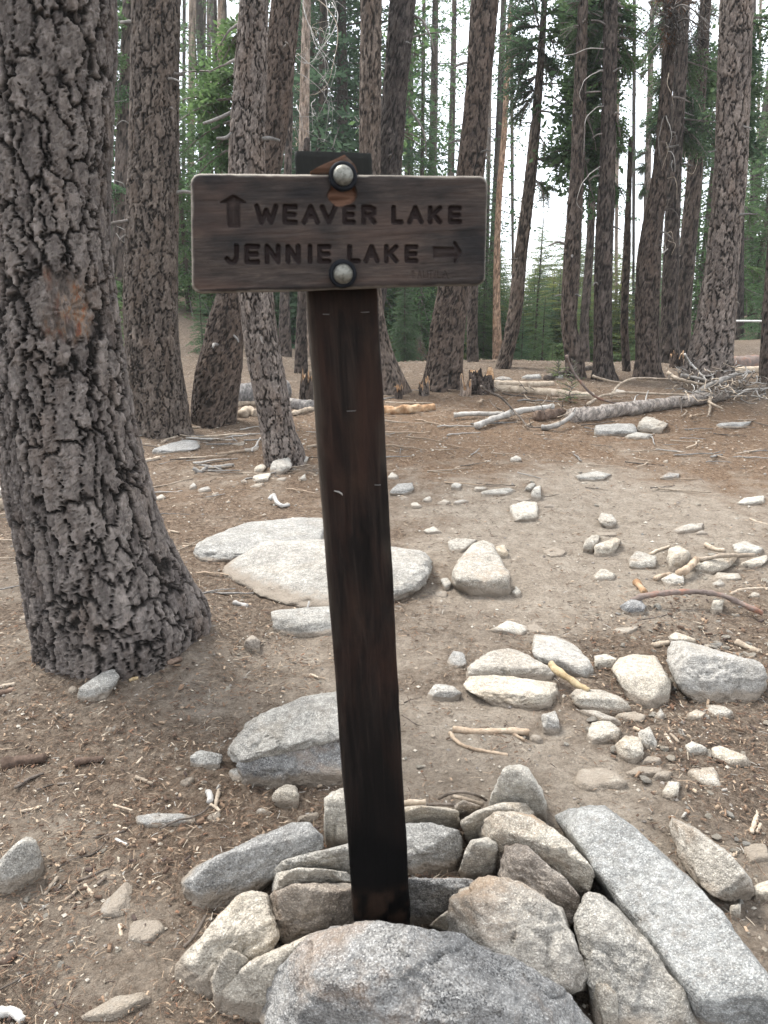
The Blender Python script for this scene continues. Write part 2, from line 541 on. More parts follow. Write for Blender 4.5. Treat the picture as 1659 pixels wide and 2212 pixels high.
dc = n.mix(n.ramp(fine, [(0.5, 0), (0.7, 0.65)]), dc, (0.13, 0.105, 0.083))
dc = n.mix(n.ramp(n.noise(v, 330, 2, 0.6), [(0.60, 0), (0.68, 0.7)]), dc, (0.46, 0.42, 0.36))
mot = n.ramp(n.noise(v, 95, 5, 0.8), [(0.34, 0.45), (0.5, 1.0), (0.66, 1.4)])
lit = n.mix(1.0, lit, mot, 'MULTIPLY')
dc = n.mix(1.0, dc, n.ramp(n.noise(v, 75, 5, 0.78), [(0.32, 0.62), (0.5, 1.0), (0.68, 1.22)]), 'MULTIPLY')
dc = n.mix(n.ramp(n.noise(v, 24, 5, 0.75), [(0.54, 0), (0.66, 0.55)]), dc, (0.15, 0.115, 0.088))
edge = n.math('ADD', dust, n.math('MULTIPLY', n.math('SUBTRACT', n.noise(v, 9, 6, 0.72), 0.5), 1.3))
col = n.mix(n.ramp(edge, [(0.2, 0), (0.85, 1)]), lit, dc)
hh = n.math('ADD', n.noise(v, 55, 6, 0.75), n.math('MULTIPLY', fine, 0.4))
M['ground'] = n.fin(col, n.bump(hh, 1.0, 0.030))

n = NT('litter_bits', 0.9, 0.15)
M['litter'] = n.fin(n.attr('tint', 'Color'))

# sign: dark stained plank, routed letters stripped and stained darker
n = NT('stained_sign_plank', 0.72, 0.2)
v = n.obj((1, 6, 9), False)
gr = n.noise(v, 26, 6, 0.7, 0.6)
col = n.ramp(gr, [(0.28, (0.019, 0.0142, 0.0122)), (0.5, (0.041, 0.031, 0.026)), (0.72, (0.078, 0.060, 0.049))])
stain = n.ramp(n.noise(n.obj((1, 1.4, 1.8), False), 9, 5, 0.6, 0.4), [(0.44, 0), (0.66, 0.9)])
col = n.mix(stain, col, (0.011, 0.0102, 0.0105))
warm = n.ramp(n.noise(n.obj((1, 2, 3), False), 7, 4, 0.6), [(0.48, 0), (0.7, 0.6)])
col = n.mix(warm, col, (0.085, 0.053, 0.040))
sco = n.math('MULTIPLY', n.attr('scorch'), n.ramp(n.noise(n.obj((1, 2, 3), False), 24, 5, 0.7), [(0.3, 0.35), (0.6, 1)]))
col = n.mix(sco, col, (0.0085, 0.0078, 0.0085))
col = n.mix(n.math('MULTIPLY', n.attr('groove'), 0.92), col, n.mix(n.noise(v, 30, 3), (0.007, 0.005, 0.005), (0.022, 0.012, 0.011)))
col = n.mix(n.attr('edge'), col, n.mix(n.noise(v, 60, 4), (0.16, 0.135, 0.11), (0.40, 0.36, 0.30)))
col = n.mix(n.attr('raw'), col, n.mix(n.noise(v, 40, 4, 0.7), (0.05, 0.022, 0.015), (0.17, 0.093, 0.058)))
M['plank'] = n.fin(col, n.bump(n.noise(v, 60, 6, 0.7), 0.5, 0.002))

n = NT('creosoted_post', 0.6, 0.07)
v = n.obj((7, 7, 0.5), False)
gr = n.noise(v, 14, 6, 0.7, 0.8)
z = n.node('ShaderNodeSeparateXYZ')
n.put(z.inputs[0], n.node('ShaderNodeTexCoord').outputs['Object'])
zz = n.node('ShaderNodeMapRange')
n.put(zz.inputs['Value'], z.outputs['Z'])
zz.inputs['From Min'].default_value = 0.35
zz.inputs['From Max'].default_value = 1.0
dk = n.ramp(gr, [(0.3, (0.001, 0.001, 0.0011)), (0.55, (0.002, 0.0018, 0.0018)), (0.75, (0.005, 0.004, 0.0038))])
br = n.ramp(gr, [(0.3, (0.0035, 0.003, 0.0028)), (0.5, (0.0095, 0.0075, 0.0066)), (0.72, (0.024, 0.0175, 0.0145))])
rp = n.ramp(n.noise(n.obj((3, 3, 0.8), False), 5, 5, 0.65, 0.3), [(0.46, 0), (0.66, 0.85)])
br = n.mix(rp, br, n.mix(gr, (0.008, 0.005, 0.0045), (0.042, 0.022, 0.0155)))
top = n.math('ADD', zz.outputs[0], n.math('MULTIPLY', n.math('SUBTRACT', n.noise(n.obj((1, 1, 0.35), False), 9, 4), 0.5), 0.9))
col = n.mix(n.ramp(top, [(0.2, 0), (0.7, 1)]), dk, br)
scuff = n.ramp(n.noise(n.obj((1, 1, 0.6), False), 55, 5, 0.75), [(0.68, 0), (0.76, 0.4)])
col = n.mix(scuff, col, (0.10, 0.085, 0.075))
col = n.mix(n.attr('edge'), col, n.mix(gr, (0.035, 0.029, 0.023), (0.12, 0.10, 0.08)))
col = n.mix(n.attr('weather'), col, n.mix(gr, (0.008, 0.0085, 0.0082), (0.024, 0.0245, 0.022)))
col = n.mix(n.attr('raw'), col, n.mix(n.noise(n.obj((1, 1, 1), False), 60, 5, 0.75), (0.006, 0.004, 0.0034), (0.070, 0.040, 0.026)))
n.put(n.b.inputs['Roughness'], n.ramp(gr, [(0.3, 0.62), (0.7, 0.85)]))
M['post'] = n.fin(col, n.bump(gr, 0.5, 0.004))

n = NT('galvanised_bolt', 0.5, 0.4)
v = n.obj((1, 1, 1), False)
n.b.inputs['Metallic'].default_value = 0.75
M['bolt'] = n.fin(n.ramp(n.noise(v, 160, 4, 0.7), [(0.35, (0.085, 0.084, 0.072)), (0.6, (0.20, 0.197, 0.172))]), n.bump(n.noise(v, 190, 3), 0.25, 0.001))
n = NT('black_washer', 0.75, 0.15)
M['washer'] = n.fin(n.ramp(n.noise(n.obj(rnd=False), 90, 4), [(0.3, (0.003, 0.0035, 0.005)), (0.7, (0.009, 0.0105, 0.014))]))
n = NT('staple_steel', 0.5, 0.5)
M['staple'] = n.fin((0.10, 0.095, 0.09))
n = NT('white_rail_paint', 0.5, 0.4)
M['rail'] = n.fin(n.ramp(n.noise(n.obj(), 30, 4), [(0.3, (0.50, 0.49, 0.47)), (0.7, (0.66, 0.65, 0.63))]))

# ------------------------------------------------------------------ ground sheet
def ground():
    rr = np.r_[0.0, 0.12, 0.25, np.geomspace(0.4, 16, 500), np.geomspace(16.4, 130, 60)]
    a0 = np.linspace(-0.66, 0.66, 380)
    a1 = np.linspace(0.66, 2 * np.pi - 0.66, 46)[1:-1]
    aa = np.r_[a0, a1]
    n = len(aa)
    R, A = np.meshgrid(rr[1:], aa, indexing='ij')
    x, y = R * np.sin(A), R * np.cos(A)
    z = G(x, y)
    p = np.stack([x.ravel(), y.ravel(), np.zeros(x.size)], 1)
    near = (1 - sstep(5, 14, R)).ravel()
    # what lies where: pale trodden dust against needle litter
    dust = np.zeros(x.size)
    for reg, px, py, rad, amt in DUST:
        q = hit(*D(reg, px, py))
        dust = np.maximum(dust, 0) + amt * np.exp(-((p[:, 0] - q[0]) ** 2 + (p[:, 1] - q[1]) ** 2) / (rad * rad))
    dust = dust * (0.75 + 0.5 * fbm(p * 0.9, 3, 30)) + 0.42 * fbm(p * 1.6, 4, 31) + 0.42 * fbm(p * 5.5, 5, 32, 0.6) + 0.02
    red = np.zeros(x.size)
    for reg, px, py, rad, amt in RED:
        q = hit(*D(reg, px, py))
        red = red + amt * np.exp(-((p[:, 0] - q[0]) ** 2 + (p[:, 1] - q[1]) ** 2) / (rad * rad))
    red = np.clip(red + 0.25 * fbm(p * 2.2, 4, 37), 0, 1)
    clod = 0.010 * fbm(p * 9, 4, 41) + 0.0045 * fbm(p * 34, 3, 43)
    z = z.ravel() + near * clod * (1.3 - 0.6 * np.clip(dust, 0, 1))
    V = np.vstack([np.stack([x.ravel(), y.ravel(), z], 1), [0, 0, float(G(0.0, 0.01))]])
    i = np.arange(len(rr) - 2)[:, None] * n
    j = np.arange(n)[None, :]
    jj = (j + 1) % n
    Q = np.stack([i + j, i + n + j, i + n + jj, i + jj], -1).reshape(-1, 4)[:, ::-1]
    t = np.stack([np.full(n, len(V) - 1), (np.arange(n) + 1) % n, np.arange(n)], 1)
    me = mesh('ground', V, [Q, t], M['ground'], {'dust': np.r_[np.clip(dust, 0, 1.2), 0.3], 'red': np.r_[red, 0]})
    tag(link('ground', me), kind='structure')

DUST = [(6, 700, 300, 0.55, 0.75), (6, 420, 60, 0.8, 0.65), (6, 1000, 60, 0.9, 0.7), (6, 1400, 30, 1.0, 0.45), (6, 800, 420, 0.3, 0.3),
        (4, 800, 1060, 0.9, 0.45), (4, 1400, 1010, 1.1, 0.55), (6, 300, 900, 0.45, 0.55), (6, 560, 1040, 0.38, 0.6), (6, 850, 1060, 0.3, 0.5),
        (8, 900, 130, 0.2, 0.4), (8, 1450, 800, 0.4, 0.7), (8, 1300, 250, 0.25, 0.4), (6, 150, 520, 0.3, 0.35),
        (5, 1000, 700, 0.25, 0.3), (5, 1300, 620, 0.3, 0.4), (5, 80, 620, 0.3, 0.55), (5, 60, 300, 0.6, 0.5), (5, 700, 850, 0.28, 0.3),
        (7, 250, 250, 0.15, 0.4), (7, 120, 480, 0.14, 0.5), (7, 500, 480, 0.12, 0.35), (7, 350, 900, 0.17, 0.5), (7, 620, 720, 0.12, 0.4), (7, 560, 1000, 0.14, 0.35),
        (3, 850, 1000, 0.6, 0.45), (5, 1250, 980, 0.28, 0.4), (7, 700, 60, 0.2, 0.2)]
RED = [(4, 300, 710, 1.3, 0.9), (4, 1250, 800, 1.6, 0.85), (4, 300, 850, 1.6, 0.45), (3, 900, 870, 1.2, 0.4), (4, 850, 870, 1.8, 0.55), (4, 1550, 850, 1.2, 0.5),
       (5, 900, 40, 0.8, 0.3), (7, 700, 350, 0.3, 0.3), (4, 800, 600, 3, 0.35)]
ground()

# ------------------------------------------------------------------ trunks
def bark_field(P, w, asp, seed, lean=0.0):
    """relief 0..1 of bark plates at points P (metres)"""
    q = P / w
    wv = np.stack([fbm(q * 0.7, 3, seed), fbm(q * 0.7 + 31, 3, seed + 5), fbm(q * 0.5 + 57, 2, seed + 9)], 1)
    fw = np.stack([fbm(q * 4, 2, seed + 2), fbm(q * 4 + 11, 2, seed + 3), fbm(q * 4 + 23, 2, seed + 4)], 1)
    qa = (q + np.array([0.42, 0.42, 0.9]) * wv + 0.16 * fw) * np.array([1, 1, 1 / asp])
    f1, f2, c = worley(qa, seed, 4)
    crack = 1 - sstep(0.005, 0.10, f2 - f1)
    # flat flakes, stepped one over another
    qb = (q * 2.2 + 0.5 * wv + 0.34 * fw) * np.array([1, 1, 1 / (asp * 0.55)])
    g1, g2, c2 = worley(qb, seed + 20, 4)
    qc = (q * 5.0 + 0.8 * wv + 0.6 * fw) * np.array([1, 1, 1 / (asp * 0.5)])
    e1, e2, c3 = worley(qc, seed + 40)
    rough = fbm(q * 3.0 * np.array([1, 1, 0.6]), 4, seed + 30)
    h = 0.70 + 0.24 * (c - 0.5) + 0.17 * (c2 - 0.5) + 0.10 * (c3 - 0.5) + 0.10 * rough
    h = h + 0.07 * fbm(q * 0.8 * np.array([1, 1, 0.3]), 3, seed + 41)
    h = h - crack * (0.55 + 0.3 * fbm(q * 0.6 + 9, 2, seed + 44)) - 0.10 * (1 - sstep(0.0, 0.10, g2 - g1))
    crack = np.maximum(crack, 0.55 * (1 - sstep(0.0, 0.07, g2 - g1)))
    return np.clip(h, -0.15, 1.15), 0.35 * c + 0.35 * c2 + 0.3 * c3, crack

TRUNKS = {}
def trunk(key, E, Y, label, mat='bark', nu=120, nv=220, w=0.05, asp=2.4, amp=0.014, seed=1, group=None,
          top=-520, name='pine_tree', sink=0.15, lobes=0.10, scar=None, cat='tree'):
    """E: (y, left, right) silhouette rows from the base up; Y: distance"""
    E = sorted(E, key=lambda e: -e[0])
    rows = []
    for (py, xl, xr) in E:
        a, b = at(xl, py, Y), at(xr, py, Y)
        rows.append([(a[0] + b[0]) / 2, Y, (a[2] + b[2]) / 2, abs(b[0] - a[0]) / 2 * 0.985])
    # carry on above the picture along the last slope
    (y1, l1, r1), (y0, l0, r0) = E[-1], E[-2]
    k = (top - y1) / (y0 - y1) if y0 != y1 else 0
    if top < y1:
        c = (l1 + r1) / 2 + ((l0 + r0) / 2 - (l1 + r1) / 2) * k
        a = at(c, top, Y)
        rows.append([a[0], Y, a[2], rows[-1][3] * 0.86])
    base = np.array(rows[0])
    rows.insert(0, [base[0] - (rows[1][0] - base[0]) * 0.1, Y, base[2] - sink, base[3] * 1.06])
    base[2] = max(base[2] , base[2])
    L = resample(np.array(rows), nv)
    # sample heights
    u = np.arange(nu) / nu * 2 * np.pi
    th = u + 0.45 * np.sin(u) - np.pi / 2       # more columns on the side toward the trail
    ca, sa = np.cos(th), np.sin(th)
    R = L[:, 3][:, None]
    zz = L[:, 2][:, None]
    hb = np.clip((L[:, 2] - base[2]) / max(base[3] * 2.2, 0.05), 0, 1)[:, None]
    ph = seed * 1.7
    root = (1 - hb) ** 2
    rad = R * (1 + lobes * root * (np.cos(5 * th + ph) * 0.5 + np.cos(3 * th + ph * 2) * 0.5)[None, :]
               + 0.02 * np.sin(th * 4 + zz * 3 + ph))
    X = L[:, 0][:, None] + rad * ca[None, :]
    Yy = L[:, 1][:, None] + rad * sa[None, :]
    P = np.stack([X.ravel(), Yy.ravel(), np.repeat(L[:, 2], nu)], 1)
    ox, oy = base[0], base[1]
    h, cell, crack = bark_field(P, w, asp, seed * 13)
    sc = np.zeros(len(P))
    if scar is not None:
        cx, cy, sx, sy = scar
        q0 = at(cx, cy, Y - 0.17)
        kx = (P[:, 0] - q0[0]) / (sx * Y / F)
        kz = (P[:, 2] - q0[2]) / (sy * Y / F)
        d = np.sqrt(kx ** 2 + kz ** 2) + 0.65 * fbm(P * np.array([12, 12, 7]), 4, 77)
        front = (P[:, 1] < Y)
        sc = (1 - sstep(0.55, 1.0, d)) * front
        ang = np.arctan2(kz + 0.25, kx)
        rad_ = np.sin(ang * 17 + 4 * fbm(P * 9, 3, 78)) * 0.5 + 0.5
        hs = 0.34 + 0.30 * rad_ * np.clip(d, 0.2, 1) + 0.30 * fbm(P * np.array([40, 40, 16]), 3, 79) - 0.25 * np.exp(-(d / 0.25) ** 2)
        h = h * (1 - sc) + hs * sc
        sc = sc * (0.15 + 0.85 * sstep(-0.15, 0.25, fbm(P * np.array([22, 22, 12]), 3, 80)))
        crack = crack * (1 - sc)
    edge = np.stack([np.tile(ca, nv), np.tile(sa, nv), np.zeros(nu * nv)], 1)
    P = P + edge * ((h - 0.75) * amp)[:, None]
    # bottom settles into the soil
    i = np.arange(nv - 1)[:, None] * nu
    j = np.arange(nu)[None, :]
    jj = (j + 1) % nu
    Q = np.stack([i + j, i + jj, i + nu + jj, i + nu + j], -1).reshape(-1, 4)
    o = np.array([ox, oy, base[2]])
    V = P - o
    V = np.vstack([V, [0, 0, V[:nu, 2].mean()], [L[-1, 0] - ox, 0, L[-1, 2] - o[2] + 0.02]])
    a = np.arange(nu); b = (a + 1) % nu
    tri = np.vstack([np.stack([np.full(nu, nu * nv), b, a], 1), np.stack([np.full(nu, nu * nv + 1), (nv - 1) * nu + a, (nv - 1) * nu + b], 1)])
    root = empty(name, o, label, cat, group)
    me = mesh('trunk', V, [Q, tri], M[mat], {'bark': np.r_[h, 0.3, 0.3], 'cell': np.r_[cell, 0.5, 0.5], 'scar': np.r_[sc, 0, 0], 'crack': np.r_[crack, 0, 0]})
    me.polygons.foreach_set('use_smooth', np.zeros(len(me.polygons), bool))
    link('trunk', me, root)
    TRUNKS[key] = (root, o, L)
    return root

def ypix(px, py):
    return hit(px, py)[1]

# the big pine at the left edge
trunk('T1', [(1445, 95, 410), (1400, 82, 440), (1340, 76, 446), (1280, 66, 416), (1200, 52, 374), (1120, 35, 340), (1000, 12, 308), (880, -4, 284), (760, -14, 266),
             (640, -24, 252), (560, -30, 243), (400, -38, 240), (200, -44, 245), (0, -50, 250)], 2.56,
      'big furrowed pine at the left edge with reddish resin scar and flared foot', 'bark_near', 310, 520, 0.050, 3.3, 0.030, 3, top=-260, lobes=0.11,
      scar=(140, 645, 52, 88), sink=0.22)
# pair of trunks behind it
trunk('T2', [(932, 290, 415), (915, 290, 410), (880, 288, 407), (840, 280, 400), (800, 274, 394), (740, 269, 388), (640, 267, 385), (500, 271, 385), (300, 279, 386), (150, 282, 388), (0, 285, 391)], ypix(350, 932),
      'tall straight pine just right of the big scarred trunk', 'bark', 188, 368, 0.050, 3.6, 0.026, 4)
trunk('T3', [(922, 412, 512), (900, 412, 514), (850, 415, 518), (800, 421, 524), (740, 438, 527), (700, 447, 529), (640, 466, 532), (540, 500, 562), (365, 538, 608), (200, 563, 632), (0, 586, 650)], ypix(462, 922) + 0.15,
      'crooked pine bowing right from its wide foot, touching the straight pine', 'bark_dark', 147, 304, 0.048, 2.8, 0.022, 5)
trunk('T4', [(1000, 570, 664), (975, 567, 660), (930, 561, 640), (850, 547, 624), (750, 529, 605), (640, 516, 590), (500, 500, 582), (365, 492, 575), (200, 502, 576), (0, 518, 581)], ypix(615, 1000),
      'leaning pine whose foot stands beside pale stones, left of the signpost', 'bark_near', 155, 352, 0.045, 2.8, 0.020, 6)
trunk('T5', [(848, 790, 888), (820, 793, 876), (780, 790, 857), (700, 778, 834), (640, 774, 825), (500, 774, 823), (365, 775, 822), (200, 776, 824), (0, 777, 826)], ypix(840, 848),
      'straight pine rising behind the signpost, left of a close pair', 'bark', 106, 224, 0.05, 3.2, 0.022, 7)
trunk('T6', [(850, 722, 800), (780, 738, 812), (640, 768, 836), (500, 790, 855), (365, 806, 868), (200, 825, 881), (0, 841, 899)], ypix(760, 850) + 0.3,
      'pine leaning right behind the signpost, right of a close pair', 'bark_dark', 98, 208, 0.05, 3.2, 0.02, 8)
trunk('T7', [(838, 902, 1006), (828, 908, 1004), (800, 916, 1002), (778, 921, 1002), (703, 929, 1007), (640, 942, 1014), (500, 966, 1032), (375, 984, 1047), (200, 1004, 1060), (0, 1017, 1078)], ypix(955, 838),
      'stout pine tapering upward right of the sign board, between sign and stump', 'bark_dark', 122, 256, 0.055, 3.0, 0.026, 9)
trunk('T8', [(815, 1063, 1102), (778, 1074, 1108), (703, 1092, 1124), (553, 1110, 1139), (370, 1134, 1160), (200, 1153, 1172), (0, 1170, 1183)], ypix(1082, 815) + 0.8,
      'slender pine leaning right, first trunk right of the jagged stump', 'bark', 65, 176, 0.05, 3.0, 0.020, 10)
trunk('T9', [(815, 1217, 1265), (800, 1219, 1264), (778, 1220, 1262), (740, 1216, 1254), (703, 1212, 1246), (640, 1213, 1249), (553, 1217, 1254), (370, 1231, 1262), (200, 1239, 1267), (0, 1249, 1271)], ypix(1240, 815),
      'pine with a bowed foot and bare hanging twigs, left of a straight one', 'bark_dark', 73, 192, 0.05, 3.0, 0.020, 11)
trunk('T10', [(820, 1276, 1336), (800, 1279, 1328), (760, 1282, 1323), (703, 1282, 1322), (553, 1284, 1324), (370, 1294, 1329), (200, 1300, 1332), (0, 1304, 1335)], ypix(1306, 820),
      'dead straight pine standing alone right of the bowed one', 'bark_dark', 82, 208, 0.05, 3.0, 0.020, 12)
trunk('T10b', [(815, 1343, 1363), (703, 1340, 1357), (553, 1345, 1362), (420, 1352, 1364)], ypix(1353, 815) + 0.6,
      'thin dark pole trunk between two stout pines', 'bark_dark', 32, 96, 0.06, 2.2, 0.012, 13, top=300)
trunk('T11', [(817, 1368, 1440), (800, 1370, 1432), (778, 1372, 1427), (703, 1372, 1424), (553, 1377, 1427), (370, 1409, 1444), (200, 1425, 1452), (100, 1433, 1460), (0, 1440, 1466)], ypix(1404, 817),
      'stout pine hung with curled pale twigs, left of the biggest right hand pine', 'bark_dark', 98, 224, 0.05, 3.0, 0.020, 14)
trunk('T11b', [(792, 1424, 1470), (703, 1427, 1463), (553, 1432, 1467), (370, 1442, 1472), (150, 1456, 1484), (0, 1464, 1490)], ypix(1445, 800) + 1.2,
      'dark pine close behind the twig hung trunk, half covered by it', 'bark_dark', 57, 160, 0.05, 3.0, 0.020, 15)
trunk('T12', [(785, 1453, 1492), (703, 1457, 1492), (553, 1467, 1502), (370, 1484, 1517), (200, 1500, 1525), (0, 1512, 1536)], ypix(1470, 795) + 1.6,
      'dark pine in grey twigs between the twig hung trunk and the biggest one', 'bark_dark', 57, 160, 0.05, 3.0, 0.020, 16)
trunk('T13', [(828, 1466, 1580), (810, 1470, 1583), (778, 1480, 1582), (740, 1492, 1584), (703, 1502, 1587), (640, 1513, 1590), (553, 1527, 1594), (370, 1542, 1612), (200, 1549, 1619), (0, 1557, 1625)], ypix(1525, 828),
      'biggest right hand pine, deeply furrowed, behind the twiggy tangle', 'bark_near', 147, 304, 0.07, 2.6, 0.034, 17)
trunk('T13b', [(765, 1584, 1608), (703, 1589, 1607), (553, 1592, 1607), (300, 1596, 1609)], 15.5,
      'thin dark pine showing just right of the biggest right hand pine', 'bark_dark', 32, 88, 0.07, 2.2, 0.012, 18, top=150)
trunk('T14', [(826, 1638, 1688), (760, 1643, 1686), (703, 1646, 1684), (553, 1656, 1690), (300, 1668, 1700)], ypix(1655, 826),
      'dark pine cut off by the right edge of the view', 'bark_dark', 65, 128, 0.07, 2.2, 0.018, 19, top=0)
trunk('T2b', [(800, 236, 274), (600, 240, 276), (300, 251, 283), (150, 259, 288), (0, 266, 293)], 12.5,
      'dark slim pine seen in the gap between the scarred and the straight pine', 'bark_dark', 49, 144, 0.07, 2.2, 0.016, 20)
trunk('T7b', [(806, 1007, 1036), (703, 1008, 1032), (628, 1010, 1033), (400, 1016, 1036)], ypix(1020, 812) + 1.5,
      'slim dark pine directly behind the jagged stump', 'bark_dark', 41, 112, 0.07, 2.2, 0.014, 21, top=300)
trunk('T5b', [(850, 633, 668), (740, 638, 664), (640, 642, 662), (400, 652, 668)], ypix(650, 850) + 1.4,
      'slim pine half hidden by the left edge of the signpost', 'bark_dark', 41, 112, 0.07, 2.2, 0.014, 22, top=300)
trunk('T4b', [(775, 600, 632), (700, 602, 628), (640, 604, 626), (400, 612, 630)], 13.0,
      'slim pine directly behind the leaning pine left of the signpost', 'bark_dark', 41, 112, 0.07, 2.2, 0.014, 23, top=200)
trunk('T9b', [(775, 1250, 1274), (703, 1252, 1272), (553, 1264, 1282), (370, 1272, 1289), (200, 1280, 1294), (0, 1289, 1300)], 15.0,
      'thin ringed pine half hidden behind the bowed pine', 'bark_dark', 32, 128, 0.07, 1.2, 0.014, 24)
trunk('Tan', [(800, 1062, 1090), (700, 1064, 1082), (553, 1066, 1081), (420, 1072, 1085), (280, 1083, 1096), (150, 1090, 1102)], 15.5,
      'thin orange tan trunk seen just right of the sign board', 'bark_tan', 32, 128, 0.07, 2.0, 0.008, 25, top=20)
trunk('Snag', [(785, 1385, 1400), (553, 1388, 1402), (330, 1393, 1407), (200, 1398, 1410), (60, 1402, 1413)], 14.5,
      'bleached grey snag standing behind the twig hung pine', 'bark_pale', 32, 128, 0.08, 3.0, 0.008, 26, top=20)
trunk('Pale1', [(800, 644, 670), (600, 646, 672), (310, 645, 668), (110, 650, 670), (0, 654, 672)], 14.0,
      'pale grey trunk above the top of the signpost, hung with bleached branches', 'bark_pale', 41, 128, 0.08, 2.2, 0.010, 27)

# lesser trunks further off in the trees, one of a kind
def pole(key, E, Y, label, mat='bark_dark', seed=30, group=None, name='pine_tree', top=-200):
    trunk(key, E, Y, label, mat, 20, 50, 0.09, 2.4, 0.012, seed, group, top, name, lobes=0.02)
GP = 'thin trunks far back among the trees'
LB = 'thin grey brown trunk standing far back among the green trees'
PO = [(402, 418, 408, 424, 22, 'bark_pale'), (428, 438, 436, 446, 26, 'bark'), (462, 480, 470, 486, 20, 'bark_pale'), (448, 458, 446, 456, 30, 'bark'), (684, 704, 690, 708, 17, 'bark_dark'),
      (726, 736, 732, 742, 26, 'bark'), (905, 914, 912, 920, 24, 'bark'), (926, 936, 940, 948, 28, 'bark_dark'), (958, 966, 964, 972, 32, 'bark'), (1046, 1056, 1056, 1066, 20, 'bark_pale'),
      (1104, 1112, 1100, 1108, 27, 'bark'), (1150, 1158, 1152, 1160, 34, 'bark'), (1188, 1196, 1190, 1197, 30, 'bark_dark'), (1326, 1335, 1332, 1340, 22, 'bark_pale'), (1364, 1372, 1366, 1374, 24, 'bark_dark'),
      (1618, 1627, 1624, 1633, 21, 'bark_dark'), (1628, 1634, 1640, 1646, 28, 'bark_pale'), (1636, 1648, 1648, 1660, 24, 'bark'), (256, 266, 262, 270, 25, 'bark'), (392, 400, 394, 402, 30, 'bark_dark'),
      (580, 590, 600, 610, 24, 'bark'), (876, 886, 884, 894, 21, 'bark_dark'), (1205, 1212, 1204, 1211, 26, 'bark'), (1500, 1508, 1528, 1536, 24, 'bark_dark'), (840, 848, 846, 854, 26, 'bark_dark'),
      (414, 428, 398, 411, 18, 'bark_pale'), (497, 507, 480, 490, 23, 'bark'), (1420, 1428, 1430, 1438, 28, 'bark'), (1270, 1277, 1276, 1283, 30, 'bark'), (440, 452, 437, 449, 16, 'bark_dark'), (463, 470, 462, 469, 19, 'bark_dark')]
GAPS = [(0, 'left of the scarred pine'), (262, 'between the scarred and the straight pine'), (388, 'between the straight pine and the crooked pair'), (560, 'behind the crooked pair left of the post'),
        (640, 'between the crooked pair and the signpost'), (780, 'behind the close pair above the sign'), (868, 'left of the stout tapering pine'), (1030, 'just right of the stout tapering pine'),
        (1098, 'by the slender leaning pine'), (1175, 'between the slender leaning and the bowed pine'), (1262, 'between the bowed and the dead straight pine'), (1322, 'left of the twig hung pine'),
        (1420, 'behind the twig hung pine'), (1490, 'left of the biggest right hand pine'), (1600, 'right of the biggest right hand pine')]
ORD = ['leftmost', 'second from left', 'third from left', 'fourth from left', 'fifth from left', 'sixth from left', 'seventh from left']
def gap_labels(xs, head):
    out = [None] * len(xs); by = {}
    for i, x in enumerate(xs):
        g = [t for a0, t in GAPS if x >= a0][-1]
        by.setdefault(g, []).append(i)
    for g, ii in by.items():
        ii.sort(key=lambda i: xs[i])
        for r_, i in enumerate(ii):
            out[i] = '%s %s' % (head, g) + ('' if len(ii) == 1 else ', ' + ORD[r_])
    return out
PO = [p for k, p in enumerate(PO) if k not in (7, 8, 11, 12, 17, 22, 25, 29)]
PL = gap_labels([(p[0] + p[2]) / 2 for p in PO], 'thin far trunk')
for k, (a, b, c, d, Y, m) in enumerate(PO):
    zb = float(G((a + b) / 2 / F * Y - 829.5 / F * Y, Y))
    py = 1106 - F * math.tan(math.atan2(zb - CAMH, Y) + TH)
    pole('far%d' % k, [(py, a - 1, b + 1), (py - 60, a, b), (300, (a + c) / 2, (b + d) / 2), (0, c, d)], float(Y), PL[k], m, 31 + k, GP)

# ------------------------------------------------------------------ the trail sign
def cpt(px, py, dep):
    return np.array([0, 0, CAMH]) + ray(px, py) * dep
PT, PB = cpt(719, 322, 1.015), cpt(826.5, 1995, 1.372)
ax = (PT - PB) / np.linalg.norm(PT - PB)
PB2 = PB - ax * 0.34
plen = np.linalg.norm(PT - PB2)
def basis(yaw):
    f = np.array([math.cos(yaw), math.sin(yaw), 0])
    f = f - ax * f.dot(ax); f /= np.linalg.norm(f)
    return f, np.cross(ax, f)            # right along the face; into the wood (away from camera)
fx, fi = basis(math.radians(4.5))
PW, PD = 0.102, 0.102
rootp = PB2 + fi * PD / 2
sign = empty('trail_sign', rootp, 'weathered wooden trail sign lettered WEAVER LAKE and JENNIE LAKE on dark post', 'trail sign')
def frame_m(r, up, into, o):
    m = Matrix(((r[0], into[0], up[0], o[0]), (r[1], into[1], up[1], o[1]), (r[2], into[2], up[2], o[2]), (0, 0, 0, 1)))
    return m
sign.matrix_world = frame_m(fx, ax, fi, rootp)
inv = np.array(sign.matrix_world.inverted())
def loc(p):
    return (inv @ np.r_[np.asarray(p), 1])[:3]

def on_post(px, py):
    d = ray(px, py); o = np.array([0, 0, CAMH]); q = PB
    t = (q - o).dot(fi) / d.dot(fi)
    return loc(o + d * t)

